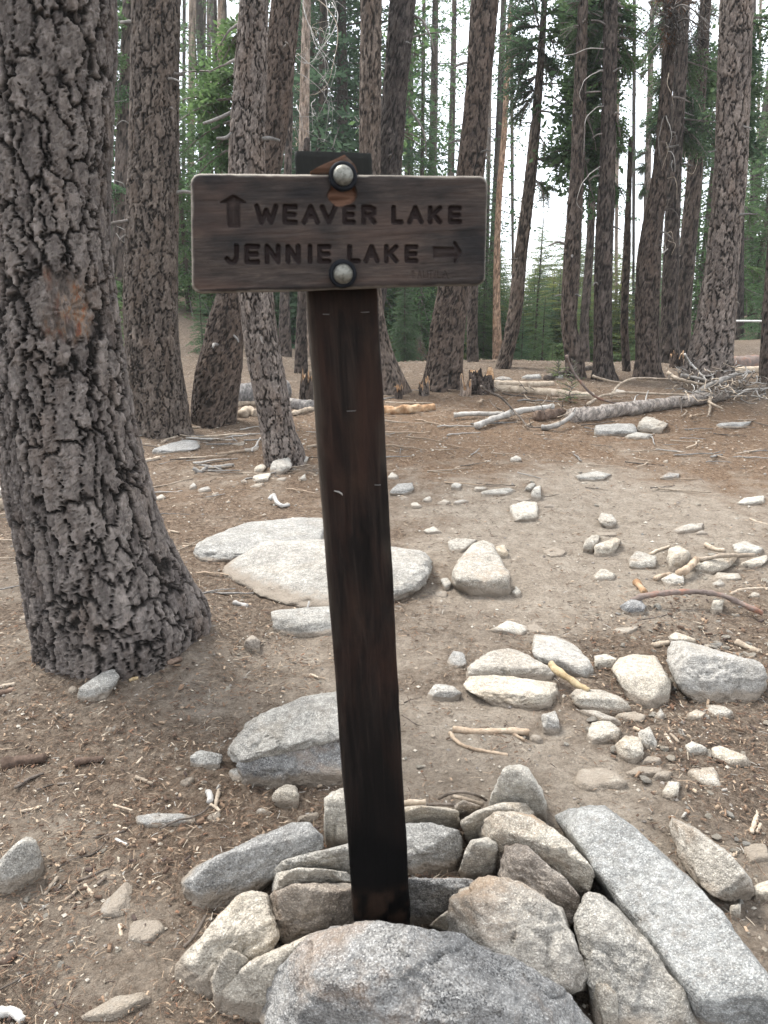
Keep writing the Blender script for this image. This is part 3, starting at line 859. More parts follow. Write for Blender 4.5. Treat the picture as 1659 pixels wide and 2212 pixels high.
def post():
    nr, rc = 200, 0.005
    prof = []
    for cx, cy, a0 in ((1, -1, -90), (1, 1, 0), (-1, 1, 90), (-1, -1, 180)):
        for k in range(5):
            a = math.radians(a0 + k * 22.5)
            prof.append((cx * (PW / 2 - rc) + rc * math.cos(a), cy * (PD / 2 - rc) + rc * math.sin(a)))
        nxt = {(1, -1): (1, 1), (1, 1): (-1, 1), (-1, 1): (-1, -1), (-1, -1): (1, -1)}[(cx, cy)]
    # fill the flat sides
    full = []
    for k in range(len(prof)):
        a, b = np.array(prof[k]), np.array(prof[(k + 1) % len(prof)])
        m = 14 if np.linalg.norm(b - a) > 0.02 else 1
        for t in range(m):
            full.append(a + (b - a) * t / m)
    prof = np.array(full)
    n = len(prof)
    z = np.linspace(0, plen, nr)
    X = np.tile(prof[:, 0], nr); Yv = np.tile(prof[:, 1], nr); Z = np.repeat(z, n)
    P = np.stack([X, Yv, Z], 1)
    nrm = np.stack([X, Yv, 0 * X], 1); nrm /= np.linalg.norm(nrm, axis=1, keepdims=True)
    g = fbm(P * np.array([70, 70, 3.0]), 4, 3) * 0.0012 + fbm(P * np.array([12, 12, 6]), 3, 4) * 0.0015
    corner = sstep(0.060, 0.068, np.hypot(X, Yv))
    wear = corner * (0.0025 * fbm(P * np.array([5, 5, 14]), 4, 8) - 0.001)
    low = 1 - sstep(0.40, 0.425, Z + 0.012 * fbm(P * 18, 3, 9))
    g = g + wear + low * 0.002 * fbm(P * 60, 3, 10)
    # drying checks
    for cx, z0, z1 in ((0.012, 0.9, 1.38), (-0.028, 0.55, 1.1), (0.034, 0.3, 0.8)):
        g = g - 0.003 * np.exp(-((X - cx - 0.003 * np.sin(Z * 9)) / 0.0016) ** 2) * sstep(z0, z0 + .1, Z) * (1 - sstep(z1 - .1, z1, Z)) * (Yv < -0.045)
    P = P + nrm * g[:, None]
    # top sawn off slightly sloping, as in the picture lower at the right
    P[:, 2] -= (Z > plen - 0.03) * (X + PW / 2) * 0.07
    i = np.arange(nr - 1)[:, None] * n
    j = np.arange(n)[None, :]; jj = (j + 1) % n
    Q = np.stack([i + j, i + jj, i + n + jj, i + n + j], -1).reshape(-1, 4)
    c = len(P)
    P = np.vstack([P, [0, 0, P[-n:, 2].mean()]])
    tri = np.stack([np.full(n, c), (nr - 1) * n + np.arange(n), (nr - 1) * n + (np.arange(n) + 1) % n], 1)
    left = sstep(0.043, 0.049, -X) * (Yv < 0.02)  # left side painted paler, standing in for light from the left
    edge = np.clip(left * 0.75 * sstep(0.5, 1.1, Z) * (0.5 + 0.8 * fbm(np.stack([X, Yv, Z], 1) * np.array([30, 30, 12]), 3, 12)) + 0.25 * corner * sstep(-0.1, 0.5, fbm(np.stack([X, Yv, Z], 1) * np.array([30, 30, 14]), 4, 13)) * sstep(0.55, 1.0, Z), 0, 1)
    raw = low * 0.5 * sstep(-0.3, 0.4, fbm(P[:len(X)] * np.array([60, 60, 40]), 4, 19))
    for (kx, ky), rx, rz, am in (((772, 1046), 0.020, 0.022, 0.75), ((765, 930), 0.012, 0.06, 0.45), ((800, 760), 0.010, 0.07, 0.3), ((735, 1045), 0.006, 0.02, 0.4), ((770, 1330), 0.014, 0.05, 0.35)):
        q = on_post(kx, ky)
        dd = ((X - q[0]) / rx) ** 2 + ((Z - q[2]) / rz) ** 2
        raw = np.maximum(raw, am * np.exp(-dd) * (0.6 + 0.9 * fbm(P[:len(X)] * np.array([90, 90, 25]), 4, 14)) * (Yv < -0.04))
    raw = np.clip(raw, 0, 1)
    weather = sstep(plen - 0.14, plen - 0.10, Z)
    me = mesh('post', P, [Q, tri], M['post'], {'edge': np.r_[edge, 0.2], 'weather': np.r_[weather, 1], 'raw': np.r_[raw, 0]})
    link('post', me, sign)
post()

# board: its plane, and the picture-to-plane map used to lay out corners and letters
bx, bi = basis(math.radians(8.0))
BT = 0.038
bc = cpt(733, 500, 1.004)
def on_board(px, py):
    d = ray(px, py)
    o = np.array([0, 0, CAMH])
    t = (bc - o).dot(bi) / d.dot(bi)
    q = o + d * t - bc
    return q.dot(bx), q.dot(ax)
cor = np.array([on_board(*c) for c in ((411, 374), (1056, 379), (1050, 616), (414, 636))])
def Zb(x, y):
    return on_board((460 + x / 2.1269) / 1.15732, (350 + y / 2.1269) / 1.15732)

def glyphs():
    W = {}
    W['W'] = [[(0, 0), (.25, 1)], [(.25, 1), (.5, .25)], [(.5, .25), (.75, 1)], [(.75, 1), (1, 0)]]
    W['E'] = [[(0, 0), (0, 1)], [(0, 0), (1, 0)], [(0, .5), (.9, .5)], [(0, 1), (1, 1)]]
    W['A'] = [[(0, 1), (.5, 0)], [(.5, 0), (1, 1)], [(.24, .62), (.76, .62)]]
    W['V'] = [[(0, 0), (.5, 1)], [(.5, 1), (1, 0)]]
    W['R'] = [[(0, 0), (0, 1)], [(0, 0), (.65, 0)], [(.65, 0), (1, .14)], [(1, .14), (1, .38)], [(1, .38), (.65, .52)], [(.65, .52), (0, .52)], [(.5, .52), (1, 1)]]
    W['L'] = [[(0, 0), (0, 1)], [(0, 1), (1, 1)]]
    W['K'] = [[(0, 0), (0, 1)], [(1, 0), (.08, .6)], [(.35, .45), (1, 1)]]
    W['J'] = [[(1, 0), (1, .72)], [(1, .72), (.75, 1)], [(.75, 1), (.3, 1)], [(.3, 1), (0, .8)]]
    W['N'] = [[(0, 0), (0, 1)], [(0, 0), (1, 1)], [(1, 1), (1, 0)]]
    W['I'] = [[(.5, 0), (.5, 1)]]
    W['U'] = [[(0, 0), (0, .9)], [(0, .9), (1, .9)], [(1, .9), (1, 0)]]
    W['T'] = [[(0, 0), (1, 0)], [(.5, 0), (.5, 1)]]
    W['/'] = [[(1, 0), (0, 1)]]
    W['#'] = [[(.3, 0), (.3, 1)], [(.7, 0), (.7, 1)], [(0, .35), (1, .35)], [(0, .7), (1, .7)]]
    return W
def board():
    gl = glyphs()
    seg = []                     # (p, q, radius, depth, floor flag)
    def put(ch, x0, x1, y0, y1, r=12.5, dep=0.0052, ins=11.5):
        for a, b in gl[ch]:
            f = lambda t: Zb(x0 + ins + t[0] * (x1 - x0 - 2 * ins), y0 + ins + t[1] * (y1 - y0 - 2 * ins))
            seg.append((f(a), f(b), r * 0.000262, dep))
    for ch, a, b in (('W', 376, 500), ('E', 526, 604), ('A', 628, 722), ('V', 724, 816), ('E', 844, 913), ('R', 944, 1023), ('L', 1103, 1166), ('A', 1188, 1273), ('K', 1298, 1372), ('E', 1406, 1477)):
        put(ch, a, b, 343 + (a - 376) * 0.009, 450 - (a - 376) * 0.002)
    for ch, a, b in (('J', 218, 291), ('E', 323, 404), ('N', 430, 512), ('N', 542, 619), ('I', 657, 684), ('E', 710, 783), ('L', 870, 938), ('A', 956, 1040), ('K', 1065, 1140), ('E', 1174, 1246)):
        put(ch, a, b, 555 + (a - 218) * 0.003, 662 - (a - 218) * 0.008)
    for ch, a, b in (('#', 1206, 1228), ('A', 1238, 1264), ('U', 1268, 1296), ('T', 1296, 1322), ('/', 1326, 1340), ('L', 1344, 1364), ('A', 1368, 1404)):
        put(ch, a, b, 695, 738, 3.2, 0.0010, 3)
    polys = [([(222, 340), (185, 340), (196, 326), (258, 291), (270, 291), (330, 328), (336, 340), (300, 342), (302, 462), (294, 471), (238, 471), (230, 462)], 0.0050),
             ([(1322, 566), (1432, 568), (1428, 545), (1436, 536), (1447, 540), (1478, 592), (1478, 605), (1450, 655), (1440, 662), (1430, 655), (1436, 628), (1322, 634)], 0.0042),
             ]
    x0, x1 = cor[:, 0].min(), cor[:, 0].max()
    y0, y1 = cor[:, 1].min(), cor[:, 1].max()
    nx, ny = 470, 190
    u = np.linspace(0, 1, nx); v = np.linspace(0, 1, ny)
    U, Vv = np.meshgrid(u, v)                    # v = 0 top
    c = cor
    wob = 0.0012 * fbm(np.stack([U.ravel() * 6, Vv.ravel() * 3, 0 * U.ravel()], 1), 4, 61).reshape(U.shape)
    X = (c[0, 0] * (1 - U) + c[1, 0] * U) * (1 - Vv) + (c[3, 0] * (1 - U) + c[2, 0] * U) * Vv
    Y = (c[0, 1] * (1 - U) + c[1, 1] * U) * (1 - Vv) + (c[3, 1] * (1 - U) + c[2, 1] * U) * Vv
    Wd, Hd = x1 - x0, y1 - y0
    # round the corners: slide outside points on to the arc
    lx, ly = (U - .5) * Wd, (.5 - Vv) * Hd
    rc = 0.0135
    qx, qy = np.abs(lx) - (Wd / 2 - rc), np.abs(ly) - (Hd / 2 - rc)
    dd = np.hypot(np.maximum(qx, 0), np.maximum(qy, 0))
    ins = rc - dd
    k = np.where(dd > rc, rc / np.maximum(dd, 1e-9), 1)
    nxs = np.where(qx > 0, Wd / 2 - rc + np.maximum(qx, 0) * k, np.abs(lx)) * np.sign(lx)
    nys = np.where(qy > 0, Hd / 2 - rc + np.maximum(qy, 0) * k, np.abs(ly)) * np.sign(ly)
    X += nxs - lx; Y += nys - ly
    edge_d = np.minimum(np.where((qx > 0) & (qy > 0), np.maximum(ins, 0), 9), np.minimum(Wd / 2 - np.abs(lx), Hd / 2 - np.abs(ly)))
    Y += wob * (np.abs(ly) > Hd * 0.3)
    P2 = np.stack([X.ravel(), Y.ravel()], 1)
    dep = np.zeros(len(P2)); gro = np.zeros(len(P2))
    for a, b, r, dp in seg:
        a, b = np.array(a), np.array(b)
        box = (P2[:, 0] > min(a[0], b[0]) - 2 * r) & (P2[:, 0] < max(a[0], b[0]) + 2 * r) & (P2[:, 1] > min(a[1], b[1]) - 2 * r) & (P2[:, 1] < max(a[1], b[1]) + 2 * r)
        q = P2[box]
        t = np.clip(((q - a) @ (b - a)) / max((b - a) @ (b - a), 1e-12), 0, 1)
        d = np.linalg.norm(q - a - t[:, None] * (b - a), axis=1) / r
        prof = np.sqrt(np.clip(1 - d ** 3.2, 0, 1)) * dp
        dep[box] = np.maximum(dep[box], prof)
        gro[box] = np.maximum(gro[box], (1 - sstep(0.8, 1.06, d)) * min(1, dp / 0.004))
    for poly, dp in polys:
        pp = np.array([Zb(*q) for q in poly])
        ins_ = np.zeros(len(P2), bool); dm = np.full(len(P2), 9.0)
        for k in range(len(pp)):
            a, b = pp[k], pp[(k + 1) % len(pp)]
            cr = ((a[1] > P2[:, 1]) != (b[1] > P2[:, 1])) & (P2[:, 0] < (b[0] - a[0]) * (P2[:, 1] - a[1]) / (b[1] - a[1] + 1e-12) + a[0])
            ins_ ^= cr
            t = np.clip(((P2 - a) @ (b - a)) / ((b - a) @ (b - a)), 0, 1)
            dm = np.minimum(dm, np.linalg.norm(P2 - a - t[:, None] * (b - a), axis=1))
        pr = np.where(ins_, sstep(0, 0.0022, dm), 0)
        dep = np.maximum(dep, pr * dp * (1 - 0.35 * sstep(0.004, 0.009, dm)))
        gro = np.maximum(gro, pr * (0.95 - 0.45 * sstep(0.001, 0.007, dm)))
    P3 = np.stack([P2[:, 0], P2[:, 1], 0 * P2[:, 0]], 1)
    grain = 0.0007 * fbm(P3 * np.array([14, 260, 1]), 4, 62) + 0.0007 * fbm(P3 * np.array([30, 60, 1]), 4, 63)
    ed = edge_d.ravel()
    re = 0.0065
    rnd = np.where(ed < re, re - np.sqrt(np.maximum(re * re - (re - ed) ** 2, 0)), 0)
    # wood torn out under the upper bolt
    bx_, by_ = Zb(846, 300)
    tx, ty = (P2[:, 0] - bx_) / 0.0190, (P2[:, 1] - by_) / 0.0125
    td = np.hypot(tx, np.where(ty > 0, ty * 0.35, ty)) + 0.28 * fbm(P3 * 70, 3, 64)
    raw = 1 - sstep(0.85, 1.0, td)
    dep = dep * (1 - raw)
    deptorn = raw * (0.006 + 0.003 * fbm(P3 * np.array([40, 160, 1]), 3, 65))
    zin = dep + rnd + deptorn + grain
    wornt = (1 - sstep(0.0008, 0.0040, ed + 0.0018 * fbm(P3 * 60, 3, 66)))
    upper = np.clip((P2[:, 1] - cor[:, 1].mean()) / (Hd / 2), -1, 1)
    worn = wornt * np.where(upper > 0.9, 1.0, np.where(upper < -0.9, 0.35, 0.55))  # worn rim, coloured paler along the top for the light it catches
    sc_ = np.zeros(len(P2))
    for zx, zy, rx, ry, am in ((640, 280, 190, 85, .95), (960, 250, 160, 70, .6), (1370, 300, 170, 90, .6), (200, 215, 150, 60, .45), (1180, 470, 300, 50, .35), (300, 480, 220, 60, .35), (845, 700, 110, 110, .8), (845, 215, 120, 90, .7), (120, 400, 90, 200, .3), (1560, 520, 90, 200, .35)):
        q = Zb(zx, zy); e_ = Zb(zx + rx, zy + ry)
        sc_ = np.maximum(sc_, am * np.exp(-((P2[:, 0] - q[0]) / (e_[0] - q[0])) ** 2 - ((P2[:, 1] - q[1]) / (e_[1] - q[1])) ** 2))
    sc_ = np.clip(np.maximum(sc_, 0.8 * (1 - sstep(0.004, 0.016, ed)) * (upper < -0.8)), 0, 1)
    O = bc
    W3 = O + P2[:, :1] * bx + P2[:, 1:] * ax + zin[:, None] * bi
    n0 = len(W3)
    # sides and back
    idx = np.arange(n0).reshape(ny, nx)
    loop = np.r_[idx[0, :-1], idx[:-1, -1], idx[-1, :0:-1], idx[:0:-1, 0]]
    rings = [loop]
    V = [W3]
    attr = {'groove': [gro], 'edge': [worn], 'raw': [raw], 'scorch': [sc_]}
    for dp in (0.014, 0.022, BT):
        q = O + P2[loop][:, :1] * bx + P2[loop][:, 1:] * ax + dp * bi
        rings.append(np.arange(len(loop)) + sum(len(x) for x in V))
        V.append(q)
        for kk in attr: attr[kk].append(np.full(len(loop), 0.55 if (kk == 'edge' and dp < 0.02) else (0.2 if kk == 'edge' else 0)))
    Q = [np.stack([idx[:-1, :-1], idx[1:, :-1], idx[1:, 1:], idx[:-1, 1:]], -1).reshape(-1, 4)]
    for a, b in zip(rings[:-1], rings[1:]):
        Q.append(np.stack([a, np.roll(a, -1), np.roll(b, -1), b], 1))
    cidx = sum(len(x) for x in V)
    V.append((O + BT * bi)[None])
    for kk in attr: attr[kk].append(np.zeros(1))
    lr = rings[-1]
    tri = np.stack([lr, np.roll(lr, -1), np.full(len(lr), cidx)], 1)
    V = np.concatenate(V)
    V = (np.c_[V, np.ones(len(V))] @ inv.T)[:, :3]
    me = mesh('board', V, [np.concatenate(Q), tri], M['plank'], {k: np.concatenate(a) for k, a in attr.items()})
    link('board', me, sign)
board()

def lathe(prof, n=40):
    prof = np.array(prof)
    th = np.arange(n) / n * 2 * np.pi
    V = np.stack([np.outer(prof[:, 0], np.cos(th)), np.repeat(prof[:, 1], n).reshape(len(prof), n), np.outer(prof[:, 0], np.sin(th))], -1).reshape(-1, 3)
    k = len(prof)
    i = np.arange(k - 1)[:, None] * n
    j = np.arange(n)[None]; jj = (j + 1) % n
    return V, np.stack([i + j, i + n + j, i + n + jj, i + jj], -1).reshape(-1, 4)

def bolt(zx, zy, off, tilt):
    u, v = Zb(zx, zy)
    o = bc + u * bx + v * ax - bi * off
    m = np.eye(3)
    R = np.stack([bx, bi, ax], 1) @ np.array(Matrix.Rotation(tilt, 3, 'X'))
    def put(name, prof, mat, parent, d=0.0):
        V, Q = lathe(prof)
        V = V + np.random.default_rng(3).normal(0, 0.00012, V.shape)
        W_ = o + (V @ R.T)
        me = mesh(name, (np.c_[W_, np.ones(len(W_))] @ inv.T)[:, :3], [Q], mat)
        return link(name, me, parent)
    # dome head on a dished black washer
    head = [(0.0005, -0.0125)] + [(0.0128 * math.sin(a), -0.004 - 0.0085 * math.cos(a)) for a in np.linspace(0.1, math.pi / 2, 10)] + [(0.0128, -0.002), (0.0108, 0.002), (0.006, 0.004), (0.006, 0.03)]
    b = put('bolt', head, M['bolt'], sign)
    wz = [(0.0095, -0.0005), (0.0125, -0.0036), (0.0150, -0.0042), (0.0172, -0.0034), (0.0183, -0.0012), (0.0183, 0.0028), (0.017, 0.005), (0.006, 0.006)]
    put('washer', wz, M['washer'], b)
bolt(843, 197, 0.006, math.radians(-5))
bolt(843, 713, 0.004, math.radians(2))

# splinter prised up behind the upper bolt
def splinter():
    pts = []
    for (x, y), d in (((672, 165), 0.002), ((700, 150), -0.002), ((850, 82), -0.004), ((862, 92), -0.004), ((905, 128), -0.001), ((925, 165), 0.004), ((770, 178), 0.006), ((720, 176), 0.004)):
        u, v = Zb(x, y)
        pts.append(bc + u * bx + v * ax + bi * d)
    back = [p + bi * 0.016 - ax * 0.002 for p in pts]
    n = len(pts)
    V = np.array(pts + back)
    bm = bmesh.new()
    for p in V: bm.verts.new((inv @ np.r_[p, 1])[:3])
    bmesh.ops.convex_hull(bm, input=bm.verts)
    bmesh.ops.subdivide_edges(bm, edges=bm.edges, cuts=3, use_grid_fill=True)
    bmesh.ops.triangulate(bm, faces=bm.faces)
    bm.verts.ensure_lookup_table()
    co = np.array([v.co for v in bm.verts])
    dd = fbm(co * np.array([60, 200, 200]), 3, 91) * 0.0012
    for v, d in zip(bm.verts, dd): v.co += v.co.normalized() * float(d)
    me = bpy.data.meshes.new('splinter')
    bm.to_mesh(me); bm.free()
    vv = np.array([v.co for v in me.vertices])
    a = me.attributes.new('raw', 'FLOAT', 'POINT'); a.data.foreach_set('value', np.where(fbm(vv * 40, 2, 92) > -0.25, 0.9, 0.3).astype(np.float32))
    top = np.argsort(vv[:, 2])
    e = me.attributes.new('edge', 'FLOAT', 'POINT'); e.data.foreach_set('value', (0.35 * (fbm(vv * 60, 2, 93) > 0)).astype(np.float32))
    g = me.attributes.new('groove', 'FLOAT', 'POINT'); g.data.foreach_set('value', np.zeros(len(vv), np.float32))
    me.materials.append(M['plank'])
    link('splinter', me, sign)
splinter()

for a, b in (((698, 679), (711, 679)), ((780, 675), (797, 674)), ((750, 888), (768, 887)), ((810, 1047), (822, 1047))):
    p, q = on_post(*a), on_post(*b)
    mid = (p + q) / 2
    P = np.array([p + [0, 0.004, 0], p + [0, -0.0016, 0], mid + [0, -0.0019, 0], q + [0, -0.0016, 0], q + [0, 0.004, 0]])
    V, Q, T = tube(P, 0.0006, 6)
    link('staple', mesh('staple', V, [Q, T], M['staple']), sign)
p = on_post(732, 1062)
V, Q, T = tube([p + [-0.007, -0.0012, 0.002], p + [0, -0.002, 0], p + [0.004, -0.002, -0.003], p + [0.005, -0.0012, -0.006]], [0.0008, 0.0013, 0.0013, 0.0006], 6, 0.3)
link('paper_scrap', mesh('paper_scrap', V, [Q, T], M['whitewood']), sign)

# ------------------------------------------------------------------ rocks
def ico(level):
    bm = bmesh.new()
    bmesh.ops.create_icosphere(bm, subdivisions=level, radius=1)
    v = np.array([x.co for x in bm.verts]); f = np.array([[q.index for q in t.verts] for t in bm.faces])
    bm.free()
    return v / np.linalg.norm(v, axis=1, keepdims=True), f
ICO = {k: ico(k) for k in (2, 3, 4, 5, 6)}

def hull_planes(P):
    bm = bmesh.new()
    for p in P: bm.verts.new(p)
    bmesh.ops.convex_hull(bm, input=bm.verts)
    bmesh.ops.recalc_face_normals(bm, faces=bm.faces)
    N, d = [], []
    for f in bm.faces:
        if f.calc_area() < 1e-9: continue
        f.normal_update()
        N.append(f.normal[:]); d.append(f.normal.dot(f.verts[0].co))
    bm.free()
    N, d = np.array(N), np.array(d)
    flip = d < 0
    N[flip] *= -1; d[flip] *= -1
    return N, d

NROCK = [0]
def rock_shape(P, px, seed, sharp=16, rough=1.0, level=None, cuts=13):
    """a stone whose corners are P: rounded hull with chipped, layered skin"""
    P = np.asarray(P, float)
    c = P.mean(0)
    Q = P - c
    cov = np.cov(Q.T) + np.eye(3) * 1e-8
    ev, E = np.linalg.eigh(cov)
    ev = np.sqrt(np.maximum(ev, ev.max() * 0.01))
    N, d = hull_planes(Q)
    if level is None:
        level = 3 if px < 17 else (4 if px < 75 else (5 if px < 330 else 6))
    v, f = ICO[level]
    dirs = (v * ev) @ E.T
    dl = np.linalg.norm(dirs, axis=1, keepdims=True)
    dirs = dirs / dl
    # knock off corners with flat breaks
    pr = np.random.default_rng(seed * 7 + 1)
    cn = pr.normal(0, 1, (cuts, 3)); cn /= np.linalg.norm(cn, axis=1, keepdims=True)
    sup = (Q @ cn.T).max(0)
    N = np.vstack([N, cn]); d = np.r_[d, sup * pr.uniform(0.74, 0.96, cuts)]
    den = np.clip(dirs @ N.T, 1e-4, None)
    r = np.maximum(d, 1e-4)[None, :] / den
    r = np.minimum(r, 50)
    rm = r.min(1, keepdims=True)
    rs = rm[:, 0] * ((r / rm) ** -sharp).sum(1) ** (-1 / sharp)
    size = np.cbrt(ev.prod()) * 2
    V = dirs * rs[:, None] * 1.02
    q = V / size + seed * 3.7
    lay = np.array(E[:, 0])                      # thin axis: the stone splits in sheets across it
    h = V @ lay / size
    dis = 0.045 * fbm(q * 1.4, 4, seed) + 0.045 * fbm(q * 5.0, 5, seed + 3, 0.6)
    cut = worley(q * 1.9 + 0.35 * fbm(q * 2.5, 2, seed + 9)[:, None], seed + 11)
    dis = dis + 0.055 * (cut[2] - 0.5) * sstep(0.0, 0.10, cut[1] - cut[0]) - 0.03 * (1 - sstep(0.0, 0.05, cut[1] - cut[0]))
    lw = h * 5 + 0.9 * fbm(q * 1.3, 3, seed + 7)
    dis = dis + 0.030 * (np.abs((lw % 1) - 0.5) - 0.25) * (fbm(q * 1.1 + 5, 2, seed + 8) > -0.1)
    dis = dis + 0.018 * fbm(q * 17, 4, seed + 5, 0.65)
    t5 = fbm(q * 1.7 + 9, 3, seed + 15) * 4.0
    fr_ = t5 - np.floor(t5)
    dis = dis + 0.030 * (np.floor(t5) + sstep(0.80, 1.0, fr_) - t5)
    V = V + dirs * (dis * size * rough)[:, None]
    return c, V, f

def rock(label, mat, ff, reg, pts, group=None, name=None, cat=None, sharp=None, rough=1.0, lift=0.0, level=None):
    NROCK[0] += 1
    L = []
    for s in pts.split():
        t = [float(k) for k in s.split(',')]
        x, y = D(reg, t[0], t[1])
        L.append((x, y, t[2] / 100 if len(t) > 2 else None))
    X = np.array([p[0] for p in L]); Yp = np.array([p[1] for p in L])
    ymin, ymax = Yp.min(), Yp.max()
    cx = X.mean()
    base = hit(cx, ymax, lift)
    dist = np.linalg.norm(base - np.array([0, 0, CAMH]))
    span = ymax - ymin
    manual = any(p[2] is not None for p in L)
    cph = math.hypot(base[0], base[1]) / dist
    hm = ff * span * dist / (F * max(cph, 0.4))
    pts3 = []
    for x, y, h in L:
        if h is None:
            t = (ymax - y) / max(span, 1e-6)
            h = hm * 0.9 * min(1, 1.5 * t)
        p = hit(x, y, h + lift)
        pts3.append(p)
        pts3.append(hit(x, y, -0.025 * max(0.3, min(1.0, dist / 3))))
        if h < 0.4 * hm and not manual:                      # front face rising from the ground
            back = np.array([p[0], p[1], 0]); back /= np.linalg.norm(back)
            q = p + np.array([0, 0, hm * 0.8]) + back * hm * 0.28
            q[0] += (base[0] - q[0]) * 0.08
            if proj(q)[1] > ymin + 0.12 * span: pts3.append(q)
        # bury a foot below
        pts3.append(p * np.array([1, 1, 0]) + np.array([0, 0, min(p[2], float(G(p[0], p[1]))) - 0.03]) if h < 0.02 else p)
    px = max(X.max() - X.min(), span) * 768 / 1659
    c, V, f = rock_shape(np.array(pts3), px, NROCK[0], (sharp * 4.0 if sharp else 60 + 50 * ((NROCK[0] * 0.618) % 1)), rough, level)
    big = px > 95
    nm = name or ('boulder' if big else 'stone')
    gz = V[:, 2] + c[2] - G(V[:, 0] + c[0], V[:, 1] + c[1])
    hh = max(0.025, min(0.075, 0.7 * hm)) * (1.6 if ff < 0.22 else 1.0)
    soil = 1 - sstep(0.0, hh, gz)
    o = link(nm, mesh(nm, V, [f], M[mat], {'soil': soil}), loc=c)
    return tag(o, label, cat or nm, group)

# the ring of rocks round the foot of the post, front to back
rock('large dark speckled boulder at the very front, hiding the foot of the post', 'dark', 0.5, 0,
     '555,2212,5 580,2110,12 640,2035,17 700,2012,21 760,1996,24 830,1990,25 880,2000,25 970,2019,24 1044,2044,23 1110,2075,21 1180,2115,19 1230,2150,17 1285,2212,12 1290,2330,3 900,2400,2 560,2350,0 640,2175,20 720,2130,23 860,2140,24.5 1000,2165,23 1110,2195,19', sharp=26, rough=0.9)
rock('blunt pale brown topped rock leaning over the front boulder, right of the post', 'tan', 0.5, 8,
     '275,720,16 283,640,19 300,560,21 400,482,21 470,470,20 560,490,20 680,548,19 770,598,19 790,640,18 822,765,13 870,880,11 905,960,9 800,975,10 560,835,14 430,775,16', sharp=24)
rock('pointed dark grey slab with a tan tip wedged beside the long slab', 'grey', 0.5, 8,
     '880,538,17 945,552,15 1010,615,14 1090,705,13 1180,830,11 1300,965,8 1380,1106,4 1400,1180,0 930,1180,0 920,1030,4 870,880,8 840,735,12 828,660,14 850,590,16', sharp=20)
rock('long smooth blue grey slab lying slanted at the lower right', 'blue', 0.4, 8,
     '735,215,4 770,187,13 900,166,15 960,172,15 1060,242,15 1200,372,15 1350,505,15 1490,675,15 1560,785,15 1680,930,15 1700,1150,3 1390,1160,0 1330,960,3 1240,810,3 1130,690,3 1000,570,4 900,450,4 820,300,4 830,310,13 960,440,13 1120,600,13 1270,800,13 1370,960,12', sharp=16, rough=0.8)
rock('humped rusty topped rock behind the small grey cube stone', 'tan', 0.5, 8,
     '405,300,10 440,225,15 485,197,16 560,188,16 640,207,16 720,248,15 800,318,14 885,410,13 930,500,9 934,552,6 860,565,3 700,480,3 520,380,3')
rock('tan weathered block leaning between the humped rock and the blunt front rock', 'brown', 0.5, 8,
     '497,470,9 508,400,13 525,340,16 560,322,17 620,336,17 690,395,16 790,485,14 850,562,12 852,620,9 815,705,4 700,650,5 580,560,6', sharp=24)
rock('small light grey cube shaped stone in the ring right of the post', 'pale', 0.6, 8,
     '320,450,2 340,372,9 372,314,13 440,300,13 490,300,12 492,345,10 470,465,1 425,482,0 380,462,1', sharp=30)
rock('little brown stone squeezed behind the small grey cube stone', 'brown', 0.5, 8, '478,440,1 482,362,8 520,346,9 522,400,6 500,446,1')
rock('creamy rounded stone in front of the pale pyramid stone', 'cream', 0.5, 8,
     '318,262,3 330,230,9 400,182,12 520,147,12 600,150,12 640,178,11 642,205,9 560,200,9 480,208,7 410,292,2 345,302,1')
rock('tall pale pyramid shaped stone at the back of the ring', 'pale', 0.6, 8,
     '448,152,6 480,90,12 520,2,18 550,-12,20 590,-14,20 625,0,18 690,118,10 712,178,5 716,232,1 640,215,1 560,180,1 480,170,1', sharp=28)
rock('low white topped stone touching the right side of the post', 'cream', 0.5, 8,
     '60,240,3 70,170,9 180,163,10 280,165,10 320,190,7 326,232,2 290,252,1 150,250,0')
rock('small tan stone below the curled twigs behind the ring', 'tan', 0.5, 8, '298,165,4 340,136,6 420,165,5 412,188,2 330,200,0')
rock('cracked flat grey rock right beside the post at mid ring', 'grey', 0.45, 8,
     '0,440,3 0,260,8 105,238,10 200,234,10 325,268,9 342,320,6 332,390,2 292,442,0 130,458,0')
rock('dark sided ledge rock just right of the post foot', 'dark', 0.6, 8,
     '-60,660,2 -60,500,11 115,476,13 300,480,13 385,486,12 382,505,11 335,565,5 255,612,2 190,672,1 60,690,0', sharp=26)
rock('small yellowish wedge stone below the dark sided ledge rock', 'cream', 0.5, 8, '192,682,6 240,640,10 300,598,12 292,640,10 280,718,6')
rock('long grey slab leaning toward the post from the left', 'grey', 0.35, 7,
     '783,470,6 800,448,9 900,402,10 1000,358,11 1120,298,11 1250,240,11 1330,234,11 1392,278,10 1402,342,7 1300,400,5 1170,450,4 1110,530,2 960,575,0 860,612,0 818,602,1 790,545,2', sharp=22)
rock('upright pale stone half hidden behind the left of the post', 'pale', 0.6, 7,
     '1400,310,2 1400,220,9 1405,130,14 1440,105,15 1485,88,16 1560,100,15 1580,330,2 1500,345,0 1432,352,0')
rock('flat tan edged grey rock between the left slab and the post', 'grey', 0.4, 7,
     '1152,447,5 1200,404,9 1330,398,10 1390,362,11 1500,328,12 1580,330,12 1580,455,4 1400,470,3 1180,478,3')
rock('thin white ledge lying on the brown block left of the post', 'pale', 0.5, 7,
     '1172,535,7 1178,490,10 1192,454,13 1290,430,14 1400,436,14 1500,448,13 1540,490,9 1310,512,8', sharp=26)
